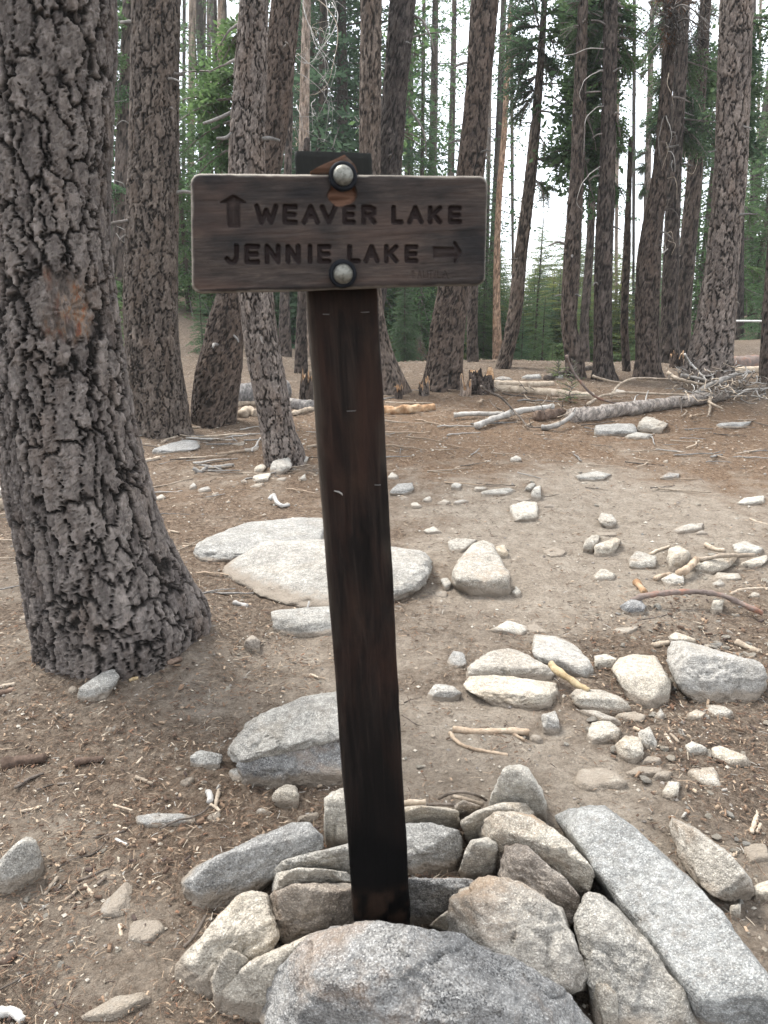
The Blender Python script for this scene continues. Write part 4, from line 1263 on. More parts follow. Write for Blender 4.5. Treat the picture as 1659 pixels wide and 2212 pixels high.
rock('squarish brown block against the left of the post foot', 'brown', 0.6, 7,
     '1165,590,7 1178,540,11 1250,504,13 1400,494,14 1520,500,13 1580,560,9 1570,690,2 1400,738,0 1295,772,0 1250,782,0 1218,742,2 1182,645,5', sharp=26)
rock('big cream boulder slanting down left in the front ring', 'cream', 0.35, 7,
     '760,900,3 762,850,6 800,798,8 900,688,11 1040,542,13 1090,524,13 1150,545,12 1168,602,10 1192,682,8 1228,772,5 1200,812,3 1060,880,1 900,985,0 850,992,0 778,950,1', sharp=20)
rock('sharp beige spike of rock standing in front of the big cream boulder', 'cream', 0.6, 7,
     '888,960,3 920,888,8 980,776,14 1030,792,13 1076,836,10 1040,900,5 990,960,2 940,1052,0', sharp=24)
rock('smooth rounded cream stone beside the front boulder', 'cream', 0.4, 7,
     '938,985,4 960,938,8 1080,838,12 1250,798,13 1285,758,14 1340,720,15 1392,738,14 1300,800,12 1180,890,9 1150,1050,3 1110,1110,0 1050,1098,0 960,1052,1', sharp=14)
rock('little grey stone wedged between front boulder and pointed slab', 'tan', 0.5, 8, '900,985,6 915,930,9 960,928,9 1005,972,7 1022,1106,1 1020,1180,0 935,1180,0')
# left foreground
rock('grey pointed rock cut by the left edge, lower foreground', 'grey', 0.5, 7, '-60,560,0 -50,440,5 0,418,7 70,330,11 110,296,12 142,300,11 190,400,5 182,470,1 100,525,0 20,562,0', name='stone')
rock('half buried flat stone in the dust below the left sticks', 'grey', 0.12, 7, '434,622 470,560 540,490 572,502 560,602 512,652 442,667')
rock('half buried rough flat stone left of the big cream boulder', 'grey', 0.12, 7, '540,702 590,655 680,655 722,690 640,762 542,762')
rock('low pale buried rock at the bottom edge, left of center', 'pale', 0.15, 7, '418,1036 500,990 640,960 652,970 562,1032 482,1092 330,1110')
rock('flat grey stone with twigs crossing it, left foreground', 'grey', 0.3, 7, '586,240 590,208 640,196 790,197 850,212 780,246 602,266')
rock('pale wedge stone above the upright post side stone', 'cream', 0.55, 7, '1173,122 1240,70 1277,76 1294,122 1286,166 1200,150')
rock('round cream pebble left of the wedge stone', 'cream', 0.5, 7, '1104,182 1130,168 1166,181 1166,200 1112,206')
rock('flat cream stone just above the long left slab', 'cream', 0.35, 7, '1283,226 1370,190 1381,206 1292,233')
rock('flat white chip stone beside the pale dead sticks', 'pale', 0.3, 7, '888,226 940,186 956,200 920,231')
rock('reddish brown flat stone near the pale dead sticks', 'brown', 0.35, 7, '778,70 830,36 842,46 802,76')
rock('small bright white pebble near the reddish flat stone', 'pale', 0.45, 7, '853,62 880,49 899,60 870,77')
rock('small pink grey stone below the pale dead sticks', 'brown', 0.4, 7, '925,244 945,234 965,240 950,254')
# left middle
rock('broad flat boulder, upper back ledge, left of the post', 'grey', 0.22, 5, '836,176 900,110 1070,46 1280,22 1420,28 1440,150 1100,205 1000,216 880,236', name='boulder')
rock('broad flat grey boulder passing behind the post', 'grey', 0.3, 0,
     '462,1250,0 466,1228,2 530,1185,8 578,1164,10 700,1160,13 848,1182,13 918,1188,13 948,1212,12 940,1235,9 920,1290,4 910,1310,0 855,1318,0 700,1315,0 600,1318,0 565,1306,0 495,1281,0 470,1261,0', sharp=5, name='boulder')
rock('low stepped ledge stone at the lower edge of the broad flat boulder', 'grey', 0.35, 5, '1143,442 1200,424 1440,405 1460,455 1430,540 1310,532 1240,533 1180,502', sharp=24)
rock('small brown cube stone on bare ground below the broad flat boulder', 'brown', 0.55, 5, '1054,570 1090,531 1126,560 1121,586 1086,607 1060,592', sharp=28)
rock('narrow grey slab lying at the foot of the scarred pine', 'grey', 0.35, 5, '334,816 400,745 470,680 496,671 526,700 480,752 440,780 390,827', sharp=24)
rock('white chip stone against the narrow slab under the scarred pine', 'pale', 0.4, 5, '419,800 450,784 461,796 430,813')
rock('pinkish flat stone left of the scarred pine foot', 'brown', 0.3, 5, '84,456 130,434 141,446 110,467')
rock('white round pebble left of the scarred pine foot', 'pale', 0.4, 5, '59,556 85,544 101,566 70,572')
rock('yellowish half buried stone left of the narrow slab', 'cream', 0.25, 5, '294,766 315,749 336,760 320,786')
rock('smooth grey pebble in the litter below the narrow slab', 'grey', 0.35, 5, '449,946 480,924 513,930 490,950')
rock('big grey boulder, rough dark lower front face, left of the lower post', 'dark', 0.5, 0,
     '505,1645,9 530,1625,10 625,1600,11 735,1570,11 790,1560,11 790,1680,1 700,1694,0 600,1696,0 545,1690,0 515,1668,3', sharp=18, name='boulder', cat='boulder')
rock('pale grey slab capping the rough dark boulder left of the lower post', 'grey', 0.3, 0,
     '492,1630,10 505,1604,13 532,1582,14 541,1556,15 615,1531,15 650,1506,15 725,1495,15 790,1498,15 790,1585,11 735,1592,11 625,1624,11 560,1642,10 522,1648,10 506,1644,10', sharp=26, name='boulder', cat='boulder')
rock('rough pale stone left of the big rough fronted boulder', 'grey', 0.5, 5, '818,1092 870,1030 930,1050 967,1092 960,1110 840,1105')
rock('grey angular chip stone under the big rough fronted boulder', 'grey', 0.4, 7, '988,6 1040,-4 1082,20 1071,62 1000,42')
# right middle: by the flat boulder
rock('angular tan block with dark front right of the broad flat boulder', 'tan', 0.5, 6,
     '288,300,2 300,250,8 330,200,10 380,140,11 430,122,11 470,140,10 522,232,9 552,290,7 556,362,0 400,352,0 310,322,0 310,290,8 430,282,9 548,278,8', sharp=28)
rock('dark tan stone behind the angular tan block', 'tan', 0.4, 6, '274,127 315,115 400,118 330,185 285,172')
rock('cream stone at the upper right corner of the angular tan block', 'cream', 0.5, 6, '479,150 520,140 541,180 530,202 490,192')
rock('white wedge stone between flat boulder and tan block', 'pale', 0.5, 6, '244,290 275,284 296,310 265,340')
rock('pale pebble at the lower right corner of the tan block', 'pale', 0.5, 6, '551,346 570,320 592,345 575,372')
rock('thin grey flake of stone below the white wedge stone', 'grey', 0.3, 6, '214,346 270,340 276,370 215,357')
rock('flat whitish slab above the trail, right of the post', 'pale', 0.3, 0, '1098,1112 1102,1094 1130,1083 1160,1085 1162,1110 1155,1124 1110,1130')
rock('leaning cream stone at the trail bend, top of its cluster', 'cream', 0.5, 6, '923,32 940,4 985,10 1006,35 990,76 930,46')
rock('upright pale stone leaning left in the trail cluster', 'cream', 0.6, 6, '858,172 900,100 936,95 920,142 890,182')
rock('leaning tan stone beside the upright one in the trail cluster', 'tan', 0.5, 6, '905,182 940,140 1000,110 1022,120 980,182 930,197')
rock('flat stone behind the upright pair in the trail cluster', 'cream', 0.3, 6, '918,86 1000,88 1010,106 930,107')
rock('low cream stone sunk in the trail left of the cluster', 'cream', 0.2, 6, '684,166 740,151 787,170 770,192 719,197')
rock('long flat tan stone at the far side of the trail', 'tan', 0.3, 6, '1238,82 1290,54 1392,47 1382,66 1300,92 1250,97')
rock('triangular tan stone sticking out of the trail bed', 'tan', 0.4, 6, '893,282 940,244 962,250 1010,275 990,302 930,304')
rock('tan stone sunk in dust left of the upright oval stone', 'tan', 0.35, 6, '1048,212 1090,169 1172,190 1177,242 1100,252 1060,242')
rock('upright oval cream stone on the right bank', 'cream', 0.55, 6, '1218,222 1224,160 1270,144 1322,180 1312,232 1250,262 1229,252', sharp=12)
rock('wide tan stone under pale driftwood sticks on the right bank', 'tan', 0.4, 6, '1343,252 1400,204 1500,178 1532,190 1502,232 1390,272')
rock('pale slab at the right edge above the driftwood sticks', 'pale', 0.4, 6, '1498,142 1560,124 1645,160 1605,192 1520,177')
rock('yellowish stone at the right edge below the pale slab', 'cream', 0.4, 6, '1528,247 1600,199 1655,184 1655,217 1570,252')
rock('rounded pale stone above the red patched branch', 'pale', 0.45, 6, '1193,286 1240,261 1302,270 1307,312 1230,322')
rock('flat cream stone right of the rounded pale stone', 'cream', 0.35, 6, '1418,287 1440,261 1530,264 1547,287 1480,302')
rock('small tan stone under the flat cream stone by the branch', 'tan', 0.4, 6, '1408,312 1450,289 1477,312 1430,332')
rock('dark grey oval stone at the left end of the red patched branch', 'dark', 0.5, 6, '1013,406 1060,379 1110,379 1137,412 1120,447 1060,442', sharp=12)
rock('stubby tan stone propping the red patched branch', 'tan', 0.6, 6, '1408,432 1428,371 1467,384 1462,422 1420,442')
rock('pale stone below the right end of the red patched branch', 'pale', 0.4, 6, '1568,362 1600,344 1627,355 1620,377 1580,377')
rock('flat cream stone amid bark chips right of the trail', 'cream', 0.35, 6, '983,512 1010,499 1065,504 1102,494 1060,527 1000,532')
rock('flat pale stone at the head of the middle rock row', 'pale', 0.3, 6, '448,496 510,464 600,485 632,500 600,542 540,527 480,507')
rock('thin grey slab edge right of the flat pale stone', 'grey', 0.2, 6, '615,497 650,479 712,530 620,522')
rock('big smooth grey white slab at the back of the middle rock row', 'pale', 0.25, 6, '612,562 650,529 740,534 820,570 882,640 905,702 882,733 780,692 700,652 620,592')
rock('cream boulder with rusty streaks, rear half of a split pair', 'cream', 0.35, 6, '348,712 400,640 480,590 560,588 650,638 722,680 747,727 600,720 480,712 360,722', name='boulder', cat='boulder')
rock('cracked cream boulder, front half of a split pair', 'cream', 0.35, 6, '338,742 370,708 480,706 620,722 745,738 755,802 700,834 640,855 540,835 420,804 350,764', name='boulder', cat='boulder')
rock('half buried grey stone left of the split cream pair', 'grey', 0.25, 6, '273,642 300,599 340,605 362,662 330,682 280,667')
rock('white angular stone lying alone left of the split pair', 'pale', 0.45, 6, '178,792 220,744 300,750 337,780 300,812 200,822', sharp=24)
rock('small white block between the slab and the rounded cream boulder', 'pale', 0.5, 6, '908,622 960,614 1007,635 990,672 930,682 910,662')
rock('egg shaped cream boulder left of the big white angular one', 'cream', 0.35, 6, '988,682 1010,629 1080,614 1172,620 1202,682 1243,742 1222,802 1160,848 1090,812 1030,742', name='boulder', cat='boulder')
rock('big white angular boulder at the right edge of the rock row', 'pale', 0.5, 6, '1223,602 1240,559 1290,554 1380,608 1450,618 1600,688 1643,730 1632,792 1550,812 1400,828 1330,792 1268,762 1248,692 1225,642', sharp=26, name='boulder', cat='boulder')
rock('cream stone behind the big white angular boulder', 'cream', 0.4, 6, '1223,532 1250,514 1310,545 1362,577 1290,564 1230,562')
rock('long flat grey stone lying below the yellow wood splinter', 'tan', 0.4, 6, '798,792 830,764 930,769 1050,820 1067,852 990,867 880,842 810,812', sharp=22)
rock('rounded cream stone above right of the big white angular boulder', 'cream', 0.4, 6, '1358,582 1400,569 1452,590 1420,607')
rock('thin flat tan stone under the long flat grey stone', 'tan', 0.25, 6, '848,852 920,859 1000,889 1027,922 960,912')
rock('flat tan stone right of the thin flat one', 'tan', 0.25, 6, '998,872 1080,859 1132,880 1110,912 1040,892')
rock('wide cream stone sunk in the dust below the rock row', 'cream', 0.3, 6, '873,972 900,909 970,904 1022,940 1017,982 900,1002')
rock('knobbly pale stone at lower center right of the path', 'cream', 0.4, 6, '998,1002 1040,969 1110,974 1122,1040 1080,1083 1020,1052')
rock('pale stone leaning on the knobbly one', 'pale', 0.4, 6, '1098,952 1150,924 1182,990 1172,1032 1115,1002')
rock('slim upright pale stone right of the thick bare stick', 'pale', 0.5, 6, '678,876 740,859 752,900 757,962 690,937 685,902')
rock('rounded pale stone at the right, above the long tan wedge', 'pale', 0.45, 6, '1293,1012 1330,989 1380,1010 1392,1052 1320,1062')
rock('long flat cream stone at lower right above the dust slope', 'cream', 0.3, 6, '1418,1022 1450,1009 1540,1060 1585,1092 1500,1102 1430,1052')
rock('tan stone below the big white angular boulder, left of two', 'tan', 0.3, 6, '1298,892 1350,849 1397,870 1380,902')
rock('tan stone below the big white angular boulder, right of two', 'tan', 0.3, 6, '1393,832 1470,839 1512,880 1490,897 1400,882')
rock('pale stone half buried above the rounded buried slab', 'pale', 0.3, 6, '1108,1082 1140,1054 1190,1059 1202,1087')
rock('small slim grey stone right of the flat tan stones', 'grey', 0.4, 6, '1168,882 1195,849 1212,896 1190,902')
rock('white pebble at the right end of the thick bare stick', 'pale', 0.45, 6, '628,970 645,960 670,964 687,985 650,997')
rock('rounded buried tan slab above the pile, right of the pyramid stone', 'tan', 0.18, 8, '800,42 830,8 950,0 1000,18 1047,60 1030,87 940,112 850,92')
rock('flat tan stone upslope of the long blue grey slab', 'tan', 0.25, 8, '1043,17 1100,-6 1205,-4 1192,27 1080,33')
rock('little tan stone below the flat tan stone upslope', 'tan', 0.35, 8, '1158,52 1200,10 1242,15 1225,54')
rock('blocky tan stone in the dust, above the slab top end', 'tan', 0.35, 8, '1203,102 1230,59 1277,60 1272,122 1245,142')
rock('large half buried tan stone near the right bark chips', 'tan', 0.25, 8, '1318,2 1420,-4 1467,60 1462,102 1400,97 1350,42')
rock('long wedge shaped tan rock lying right of the blue grey slab', 'tan', 0.4, 8, '1228,252,4 1255,204,8 1290,218,8 1380,300,10 1500,380,11 1592,490,9 1597,582,3 1480,577,3 1390,532,3 1310,482,2 1308,410,3 1268,302,3', sharp=26)
rock('small upright stone under the tip of the long tan wedge', 'tan', 0.7, 8, '1494,592 1540,588 1542,652 1500,657')
rock('half buried tan stone at the right edge by dead twigs', 'tan', 0.2, 8, '1553,342 1600,324 1665,334 1665,402 1580,412')
rock('cream stone at the right edge beyond the wedge tip', 'cream', 0.4, 8, '1593,512 1665,484 1670,582 1610,542')
# round the leaning pine
rock('pale pointed stone, tallest of those at the leaning pine foot', 'pale', 0.6, 3, '1168,932 1200,879 1250,869 1262,912 1200,947', sharp=26)
rock('pinkish stone left of the tallest stone at the leaning pine', 'tan', 0.5, 3, '1098,932 1130,894 1152,910 1120,942')
rock('grey flat stone right of the tallest stone at the leaning pine', 'grey', 0.45, 3, '1238,892 1250,864 1292,870 1260,902')
rock('pale slab tilted up against the leaning pine foot', 'pale', 0.45, 3, '1273,902 1310,861 1337,870 1320,897')
rock('flat pale stone in front of the stones at the leaning pine', 'pale', 0.35, 3, '1093,967 1110,944 1182,934 1162,977 1110,980')
rock('thin white stone lowest of those before the leaning pine', 'pale', 0.3, 3, '1078,997 1140,979 1120,1002')
rock('long low grey slab below the tall straight pine', 'grey', 0.3, 3, '643,852 720,815 800,794 872,800 862,832 700,862')
rock('flat grey slab in the litter left of the leaning pine', 'grey', 0.25, 3, '983,812 1060,799 1052,822')
rock('second flat grey slab nearer the leaning pine foot', 'grey', 0.25, 3, '1058,832 1120,819 1112,842 1040,847')
rock('pale stone in a gap behind the left edge pine', 'pale', 0.5, 3, '-10,1002 25,974 34,1040 -10,1052')
# mid ground right of the post
rock('greenish flat slab stone under the fallen log, left of the yellow peak', 'grey', 0.5, 4, '903,777 912,730 980,735 1060,724 1102,735 1097,762 1000,782', sharp=26)
rock('yellow peaked stone under the fallen log', 'cream', 0.6, 4, '1093,757 1130,694 1162,700 1202,725 1228,725 1182,767 1140,762', sharp=28)
rock('rounded grey stone in front of the yellow peaked stone', 'grey', 0.45, 4, '1038,787 1090,761 1162,770 1142,792')
rock('long low grey stone right of the yellow peaked stone', 'grey', 0.4, 4, '1412,747 1450,721 1560,724 1597,714 1542,747')
rock('flat grey stone alone in the reddish litter', 'grey', 0.4, 4, '817,967 840,944 920,929 987,939 962,967 840,974')
rock('dark flat stone right of the lone flat grey stone', 'dark', 0.4, 4, '1193,957 1230,934 1277,939 1272,962 1220,967')
rock('small pointed white stone standing in the reddish litter', 'pale', 0.7, 4, '543,892 570,861 594,892')
rock('mottled rounded stone just right of the post at mid height', 'grey', 0.4, 4, '22,1032 60,984 122,979 127,1007 90,1037')
rock('small pale stone above the whitish trail slab', 'pale', 0.5, 4, '288,1002 310,977 337,985 325,1012')
rock('long flat grey stone left of the upright pale pair', 'grey', 0.3, 4, '403,1032 440,1014 540,999 572,1015 542,1032 430,1042')
rock('upright pale stone of a pair above the whitish slab', 'pale', 0.6, 4, '633,1052 650,999 680,989 682,1042 660,1057')
rock('grey stone leaning behind the upright pale one', 'grey', 0.5, 4, '608,1012 640,979 657,985 630,1022')
rock('flat pale stone at the foot of the upright pair', 'pale', 0.3, 4, '558,1052 600,1034 632,1050 600,1067')
rock('pale stone at the far right of the trail, midway up', 'pale', 0.4, 4, '1523,1067 1560,1044 1642,1034 1642,1062 1560,1082')
rock('pale block behind the crooked branch of the fallen tree', 'cream', 0.6, 4, '978,602 1000,574 1047,585 1042,602')
rock('mossy grey boulder on the crest behind the logs', 'grey', 0.6, 4, '588,537 620,514 680,509 690,537', name='boulder', cat='boulder', lift=0.0)
rock('low dark boulder on the crest beside the jagged stump', 'dark', 0.6, 4, '478,542 510,519 557,542', name='boulder', cat='boulder')
rock('grey stone at the foot of the bowed pine on the crest', 'grey', 0.5, 4, '690,530 720,508 770,512 775,532')
GS = 'small pale stones scattered in the mid-ground litter'
LS = 'small pale stone lying loose in the litter between trail and trees'
for reg, s in ((4, '380,1012 400,994 447,1000 420,1017'), (4, '228,1067 260,1049 287,1060 260,1077'), (4, '108,1082 140,1061 167,1080 130,1090'), (4, '163,1062 200,1037 207,1050 180,1067'),
               (4, '298,1072 330,1051 367,1055 310,1077'), (4, '16,962 35,934 64,950 50,967'), (4, '178,982 240,974 217,990'), (4, '1203,892 1225,879 1227,895'), (3, '663,1057 700,1029 717,1040 690,1057'),
               (3, '1288,962 1320,939 1327,960 1300,972'), (3, '908,1027 945,1019 932,1034'), (3, '1188,972 1240,954 1232,977'), (3, '818,1007 835,979 852,1002'), (3, '853,1017 900,994 912,1005 870,1022'),
               (3, '1040,980 1056,962 1070,980'), (4, '60,1050 85,1036 110,1050'), (4, '690,1085 720,1070 745,1088'), (6, '170,80 215,62 250,85 200,100'), (6, '210,120 250,108 270,130'), (6, '1345,95 1375,78 1400,98')):
    rock(LS, 'pale', 0.45, reg, s, GS)

# pebbles by the hundred, each one its own, all from six shapes
PEB = []
for k in range(6):
    pr = np.random.default_rng(50 + k)
    pt = pr.normal(0, 1, (11, 3)); pt /= np.linalg.norm(pt, axis=1, keepdims=True)
    pt *= np.array([1.0, 0.72, 0.45])
    c, V, f = rock_shape(pt * 0.5, 20, 200 + k, 60, 1.0, level=3)
    PEB.append((V, f))
pebmesh = {}
GP2 = 'pebbles strewn over the trail and the bare dirt'
def pebble(x, y, s, mk, k, rz):
    key = (k, mk)
    if key not in pebmesh:
        pebmesh[key] = mesh('pebble', PEB[k][0], [PEB[k][1]], M[mk])
    o = link('pebble', pebmesh[key], loc=(x, y, float(G(x, y)) + s * 0.08), rot=(RNG.uniform(-.3, .3), RNG.uniform(-.3, .3), rz), scale=s)
    tag(o, 'small loose pebble strewn on the bare dirt among many alike', 'pebble', GP2)
ZONES = [((6, 1000, 560), 300, 170, 55, 1.0), ((6, 1400, 600), 280, 200, 75, 1.5), ((6, 1250, 950), 420, 180, 45, 1.6), ((6, 700, 1000), 620, 140, 16, 1.0), ((7, 350, 500), 360, 480, 22, 1.0),
         ((5, 900, 800), 560, 260, 22, 1.0), ((8, 1350, 350), 300, 300, 26, 1.3), ((4, 700, 1000), 700, 120, 18, 1.0), ((6, 1450, 250), 260, 130, 20, 1.6)]
for (reg, zx, zy), sx, sy, cnt, big_ in ZONES:
    for _ in range(cnt):
        px, py = D(reg, RNG.normal(zx, sx * 0.55), RNG.normal(zy, sy * 0.6))
        if not (-40 < px < 1700 and 1000 < py < 2240): continue
        q = hit(px, py)
        s = (0.010 + 0.024 * RNG.random() ** 2.2) * (0.55 + 0.25 * q[1]) * big_
        pebble(q[0], q[1], s, ['cream', 'pale', 'tan', 'grey', 'brown'][RNG.choice(5, p=[.36, .30, .28, .04, .02])], int(RNG.integers(6)), RNG.uniform(0, 6.28))

# ------------------------------------------------------------------ sticks, logs, stumps
NST = [0]
def zsc(reg, x, y, h):
    q = hit(*D(reg, x, y), h)
    return q, np.linalg.norm(q - np.array([0, 0, CAMH])) / F      # metres per measuring unit there
def stick_pts(reg, pts, lift, r=None):
    P, R, sc = [], [], []
    for s in pts.split():
        t = [float(k) for k in s.split(',')]
        q, k = zsc(reg, t[0], t[1], lift + (t[2] / 100 if len(t) > 2 else 0))
        P.append(q); sc.append(k)
    return np.array(P), np.array(sc)
def stick(label, mat, rz, reg, pts, taper=0.75, name='stick', cat='stick', group=None, parent=None, bump=0.5, seg=None, bright=None, part=None, n=None):
    """rz: thickness radius in zoomed measuring units at its middle"""
    NST[0] += 1
    P, sc = stick_pts(reg, pts, 0.0)
    r0 = rz / 2 * sc.mean()
    P, sc = stick_pts(reg, pts, r0 * 0.75)
    k = seg or max(8, 5 * len(P))
    Q = resample(P, k)
    t = np.linspace(0, 1, k)
    R = r0 * (1 + (1 - taper) * 0.5 - (1 - taper) * t)
    R = R * (1 + 0.18 * fbm(Q * (0.25 / max(r0, 1e-3)) + NST[0], 2, NST[0]))
    wob = np.stack([fbm(Q * (0.08 / max(r0, 1e-3)) + a, 2, NST[0] + a) for a in (1, 2, 3)], 1)
    Q = Q + wob * r0 * 0.5
    nn = n or (8 if rz < 8 else 12)
    o = Q.mean(0) if parent is None else np.array(parent.location)
    V, f, tr = tube(Q - o, R, nn, bump, NST[0])
    nm = part or name
    ob = link(nm, mesh(nm, V, [f, tr], M[mat]), parent)
    if parent is None:
        ob.location = o
        tag(ob, label, cat, group)
    return ob

# foreground sticks right of the post
s = stick('thick bare tan stick lying in the dust right of the post', 'tanwood', 14, 6, '296,938 380,942 460,946 540,946 624,952', 1.0)
stick(None, 'tanwood', 7, 6, '540,952 575,968 606,984', 0.5, part='stub', parent=s)
stick(None, 'tanwood', 5, 6, '455,948 470,958 486,966', 0.4, part='stub', parent=s)
stick('thin curved tan stick just below the thick bare stick', 'tanwood', 8, 6, '286,954 310,985 360,1014 440,1034 535,1050', 0.9)
stick('yellow split wood splinter wedged between slab and boulders', 'yellowwood', 15, 6, '718,655,5 760,695,4 830,745,3 888,776,2', 0.6)
stick('long grey branch with red bare patches lying on the right bank', 'redbark', 11, 6, '1062,384,1 1110,366,3 1180,354,5 1260,346,6 1330,344,6 1400,346,6 1470,364,5 1540,396,3 1600,425,2 1636,440,1', 0.8, n=14, seg=50)
stick('short orange broken stub of wood above the red patched branch', 'orangewood', 13, 6, '1090,302 1126,348', 0.8)
stick('curved pale driftwood stick against the upright oval stone', 'tanwood', 14, 6, '1268,268,2 1310,245,3 1350,206,4', 0.8)
stick('slim pale stick behind the upright oval stone', 'drywood', 6, 6, '1150,182 1190,164 1232,150', 0.8)
stick('pale driftwood pole lying across the wide tan stone', 'drywood', 9, 6, '1360,206,4 1480,192,6 1600,184,6', 0.9)
stick('curved grey stick at the right edge below the yellowish stone', 'drywood', 6, 6, '1498,356 1540,338 1590,330 1662,332', 0.8)
stick('thin dark twig on bark chips below the red patched branch', 'twig', 3, 6, '1098,468 1160,456 1222,444', 0.7)
stick('short grey stick left of the cream stone by the white boulder', 'drywood', 11, 6, '1160,574 1232,565', 0.9)
stick('short brown stick at the right edge below the branch end', 'drywood', 12, 6, '1522,560 1570,582 1622,606', 0.9)
stick('pale little stick, left of two under the tan stones', 'drywood', 6, 6, '1214,958 1244,1000', 0.9)
stick('pale little stick, right of two under the tan stones', 'drywood', 6, 6, '1238,958 1272,996', 0.9)
stick('thin dark twig beside the post, left of the white angular stone', 'twig', 3, 6, '78,826 120,812 164,799', 0.7)
stick('thin arched dark twig on the dust near the post', 'twig', 3, 6, '78,876 110,896 140,918 222,932', 0.7)
stick('stubby dead stick right of the white rounded bank stone', 'tanwood', 9, 6, '1170,290 1200,275 1236,268', 0.9)
stick('slim dead twig at the right edge of the trail', 'drywood', 4, 6, '1580,30 1620,45 1665,56', 0.7)
stick('gnarled root piece behind the wide tan stone', 'drywood', 9, 6, '1390,140 1420,158 1468,166', 0.6)
stick('thick dead twig leaning in bark chips at the right edge', 'drywood', 8, 8, '1588,275 1598,240 1612,206', 0.9)
stick('shorter dead twig beside the thick one at the right edge', 'drywood', 6, 8, '1610,276 1626,240', 0.9)
stick('stout twig lying behind the white topped stone by the post', 'drywood', 11, 8, '60,156,2 120,146,3 182,146,3', 0.8)
stick('grey twig on the ground behind the ring, right of the stout one', 'twig', 7, 8, '188,160,2 250,158,3 312,162,2', 0.8)
stick('arching grey twig behind the ring of rocks', 'twig', 6, 8, '238,132,2 285,110,5 340,104,6 400,118,5 442,140,2', 0.8)
stick('straight brown twig below the arching twig', 'drywood', 8, 8, '300,122,2 360,136,3 432,157,2', 0.8)
# left foreground
stick('stout dark stick at the upper left foreground', 'twig', 6, 7, '64,86 100,62 130,45 192,24', 0.8)
stick('pale broken twig near the top of the left foreground', 'drywood', 7, 7, '588,38 620,48 662,66', 0.8)
stick('faint pale twig left of the pale dead sticks', 'drywood', 4, 7, '490,158 530,172 575,182', 0.8)
stick('thick pale chunk among the dead sticks left of the post', 'whitewood', 12, 7, '895,98 908,120 905,144', 0.9)
stick('crossed grey stick, steeper one beside the pale chunk', 'drywood', 8, 7, '946,92 938,130 932,166', 0.9)
stick('short pale stick crossing below the steep grey one', 'drywood', 6, 7, '912,158 932,170 950,188', 0.9)
stick('long dark bent twig running left from the flat twig crossed stone', 'twig', 4, 7, '400,302 450,292 500,285 550,262 592,224', 0.8)
stick('dark forked twig lying on the flat grey stone', 'twig', 4, 7, '688,262,2 760,228,3 830,212,2 872,194,1 902,168', 0.8)
stick('thin dark twig curving round left of the long slab', 'twig', 4, 7, '832,196 828,226 832,262', 0.8)
stick('straight brown twig below the forked twig', 'drywood', 4, 7, '808,294 840,262 876,226', 0.8)
stick('thin curved hook shaped dark twig in the left dust', 'twig', 4, 7, '248,430 290,405 330,390 400,372 440,340 455,315 440,302', 0.8, seg=40)
stick('stubby pale stick right of the hook shaped twig', 'whitewood', 6, 7, '498,308 525,320 552,332', 0.9)
stick('pale grey stick lying steeply, leftmost of the dust twigs', 'drywood', 7, 7, '192,546 220,510 250,472', 0.9)
stick('dark twig beside the steep pale grey stick', 'twig', 4, 7, '238,536 262,512 286,488', 0.9)
stick('brown twig below the dust twigs', 'drywood', 6, 7, '278,577 310,550 342,518', 0.8)
stick('short stout grey twig right in the dust twigs', 'drywood', 7, 7, '368,504 385,530 402,556', 0.9)
stick('stubby dark stick above the stout grey twig', 'twig', 7, 7, '424,502 440,486 458,470', 0.9)
stick('slim dark twig running right over the dust twigs', 'twig', 4, 7, '328,492 400,462 472,428', 0.8)
stick('stubby pale stick by the half buried flat stones', 'drywood', 7, 7, '519,678 522,702 526,727', 0.9)
stick('dark twig leaning against the big cream boulder', 'twig', 6, 7, '796,776,1 850,715,2 888,640,3', 0.8)
stick('thin dark twig at the lower left edge', 'twig', 3, 7, '0,956 60,924 132,888', 0.8)
stick('bleached broken knuckle of wood at the bottom left corner', 'whitewood', 15, 7, '-10,1050 40,1048 75,1058 100,1086', 0.8)
stick('bark chunk at the left edge above the bleached knuckle', 'barkchip', 13, 7, '10,848 35,828 64,800', 0.8)
stick('pale thin twig in the upper left litter', 'drywood', 5, 7, '88,186 130,178 182,164', 0.8)
stick('brown thin twig in the upper left litter', 'twig', 4, 7, '158,96 190,84 232,70', 0.8)
stick('pair of dark fragments joined, below the left twigs', 'twig', 5, 7, '250,70 290,66 320,68', 0.8)
# below the scarred pine
stick('short pale stick segment by the broad flat boulder', 'whitewood', 10, 5, '1014,392 1040,398 1070,406', 0.95)
stick('tiny white twig standing on the stepped ledge stone', 'whitewood', 4, 5, '1328,416,4 1336,386,6', 0.9)
stick('short pale twig right of the scarred pine, uppermost', 'drywood', 4, 5, '728,80 772,90', 0.9)
stick('short pale twig right of the scarred pine, middle', 'drywood', 5, 5, '788,152 832,140', 0.9)
stick('short pale twig right of the scarred pine, lowest', 'drywood', 4, 5, '738,176 776,174', 0.9)
stick('grey stick at the left edge below the scarred pine', 'drywood', 8, 5, '-10,758 25,752 66,745', 0.9)
stick('dark bark piece under the grey stick at the left edge', 'barkchip', 10, 5, '-10,786 25,776 62,764', 0.7)
stick('long curl of brown bark in the litter, lower left', 'barkchip', 13, 5, '328,1084 390,1074 450,1066', 0.8)
stick('broad chunk of dark bark in the litter at the left', 'barkchip', 20, 5, '8,1090 70,1076 130,1072 192,1064', 0.7)
stick('small twig beside the long bark curl', 'drywood', 5, 5, '588,1088 615,1062', 0.9)
stick('thin dark twig pair in the litter under the narrow slab', 'twig', 3, 5, '268,892 295,876 322,858', 0.8)
stick('little pale twig left of the lower boulder', 'drywood', 5, 5, '1338,700 1356,706 1374,716', 0.9)
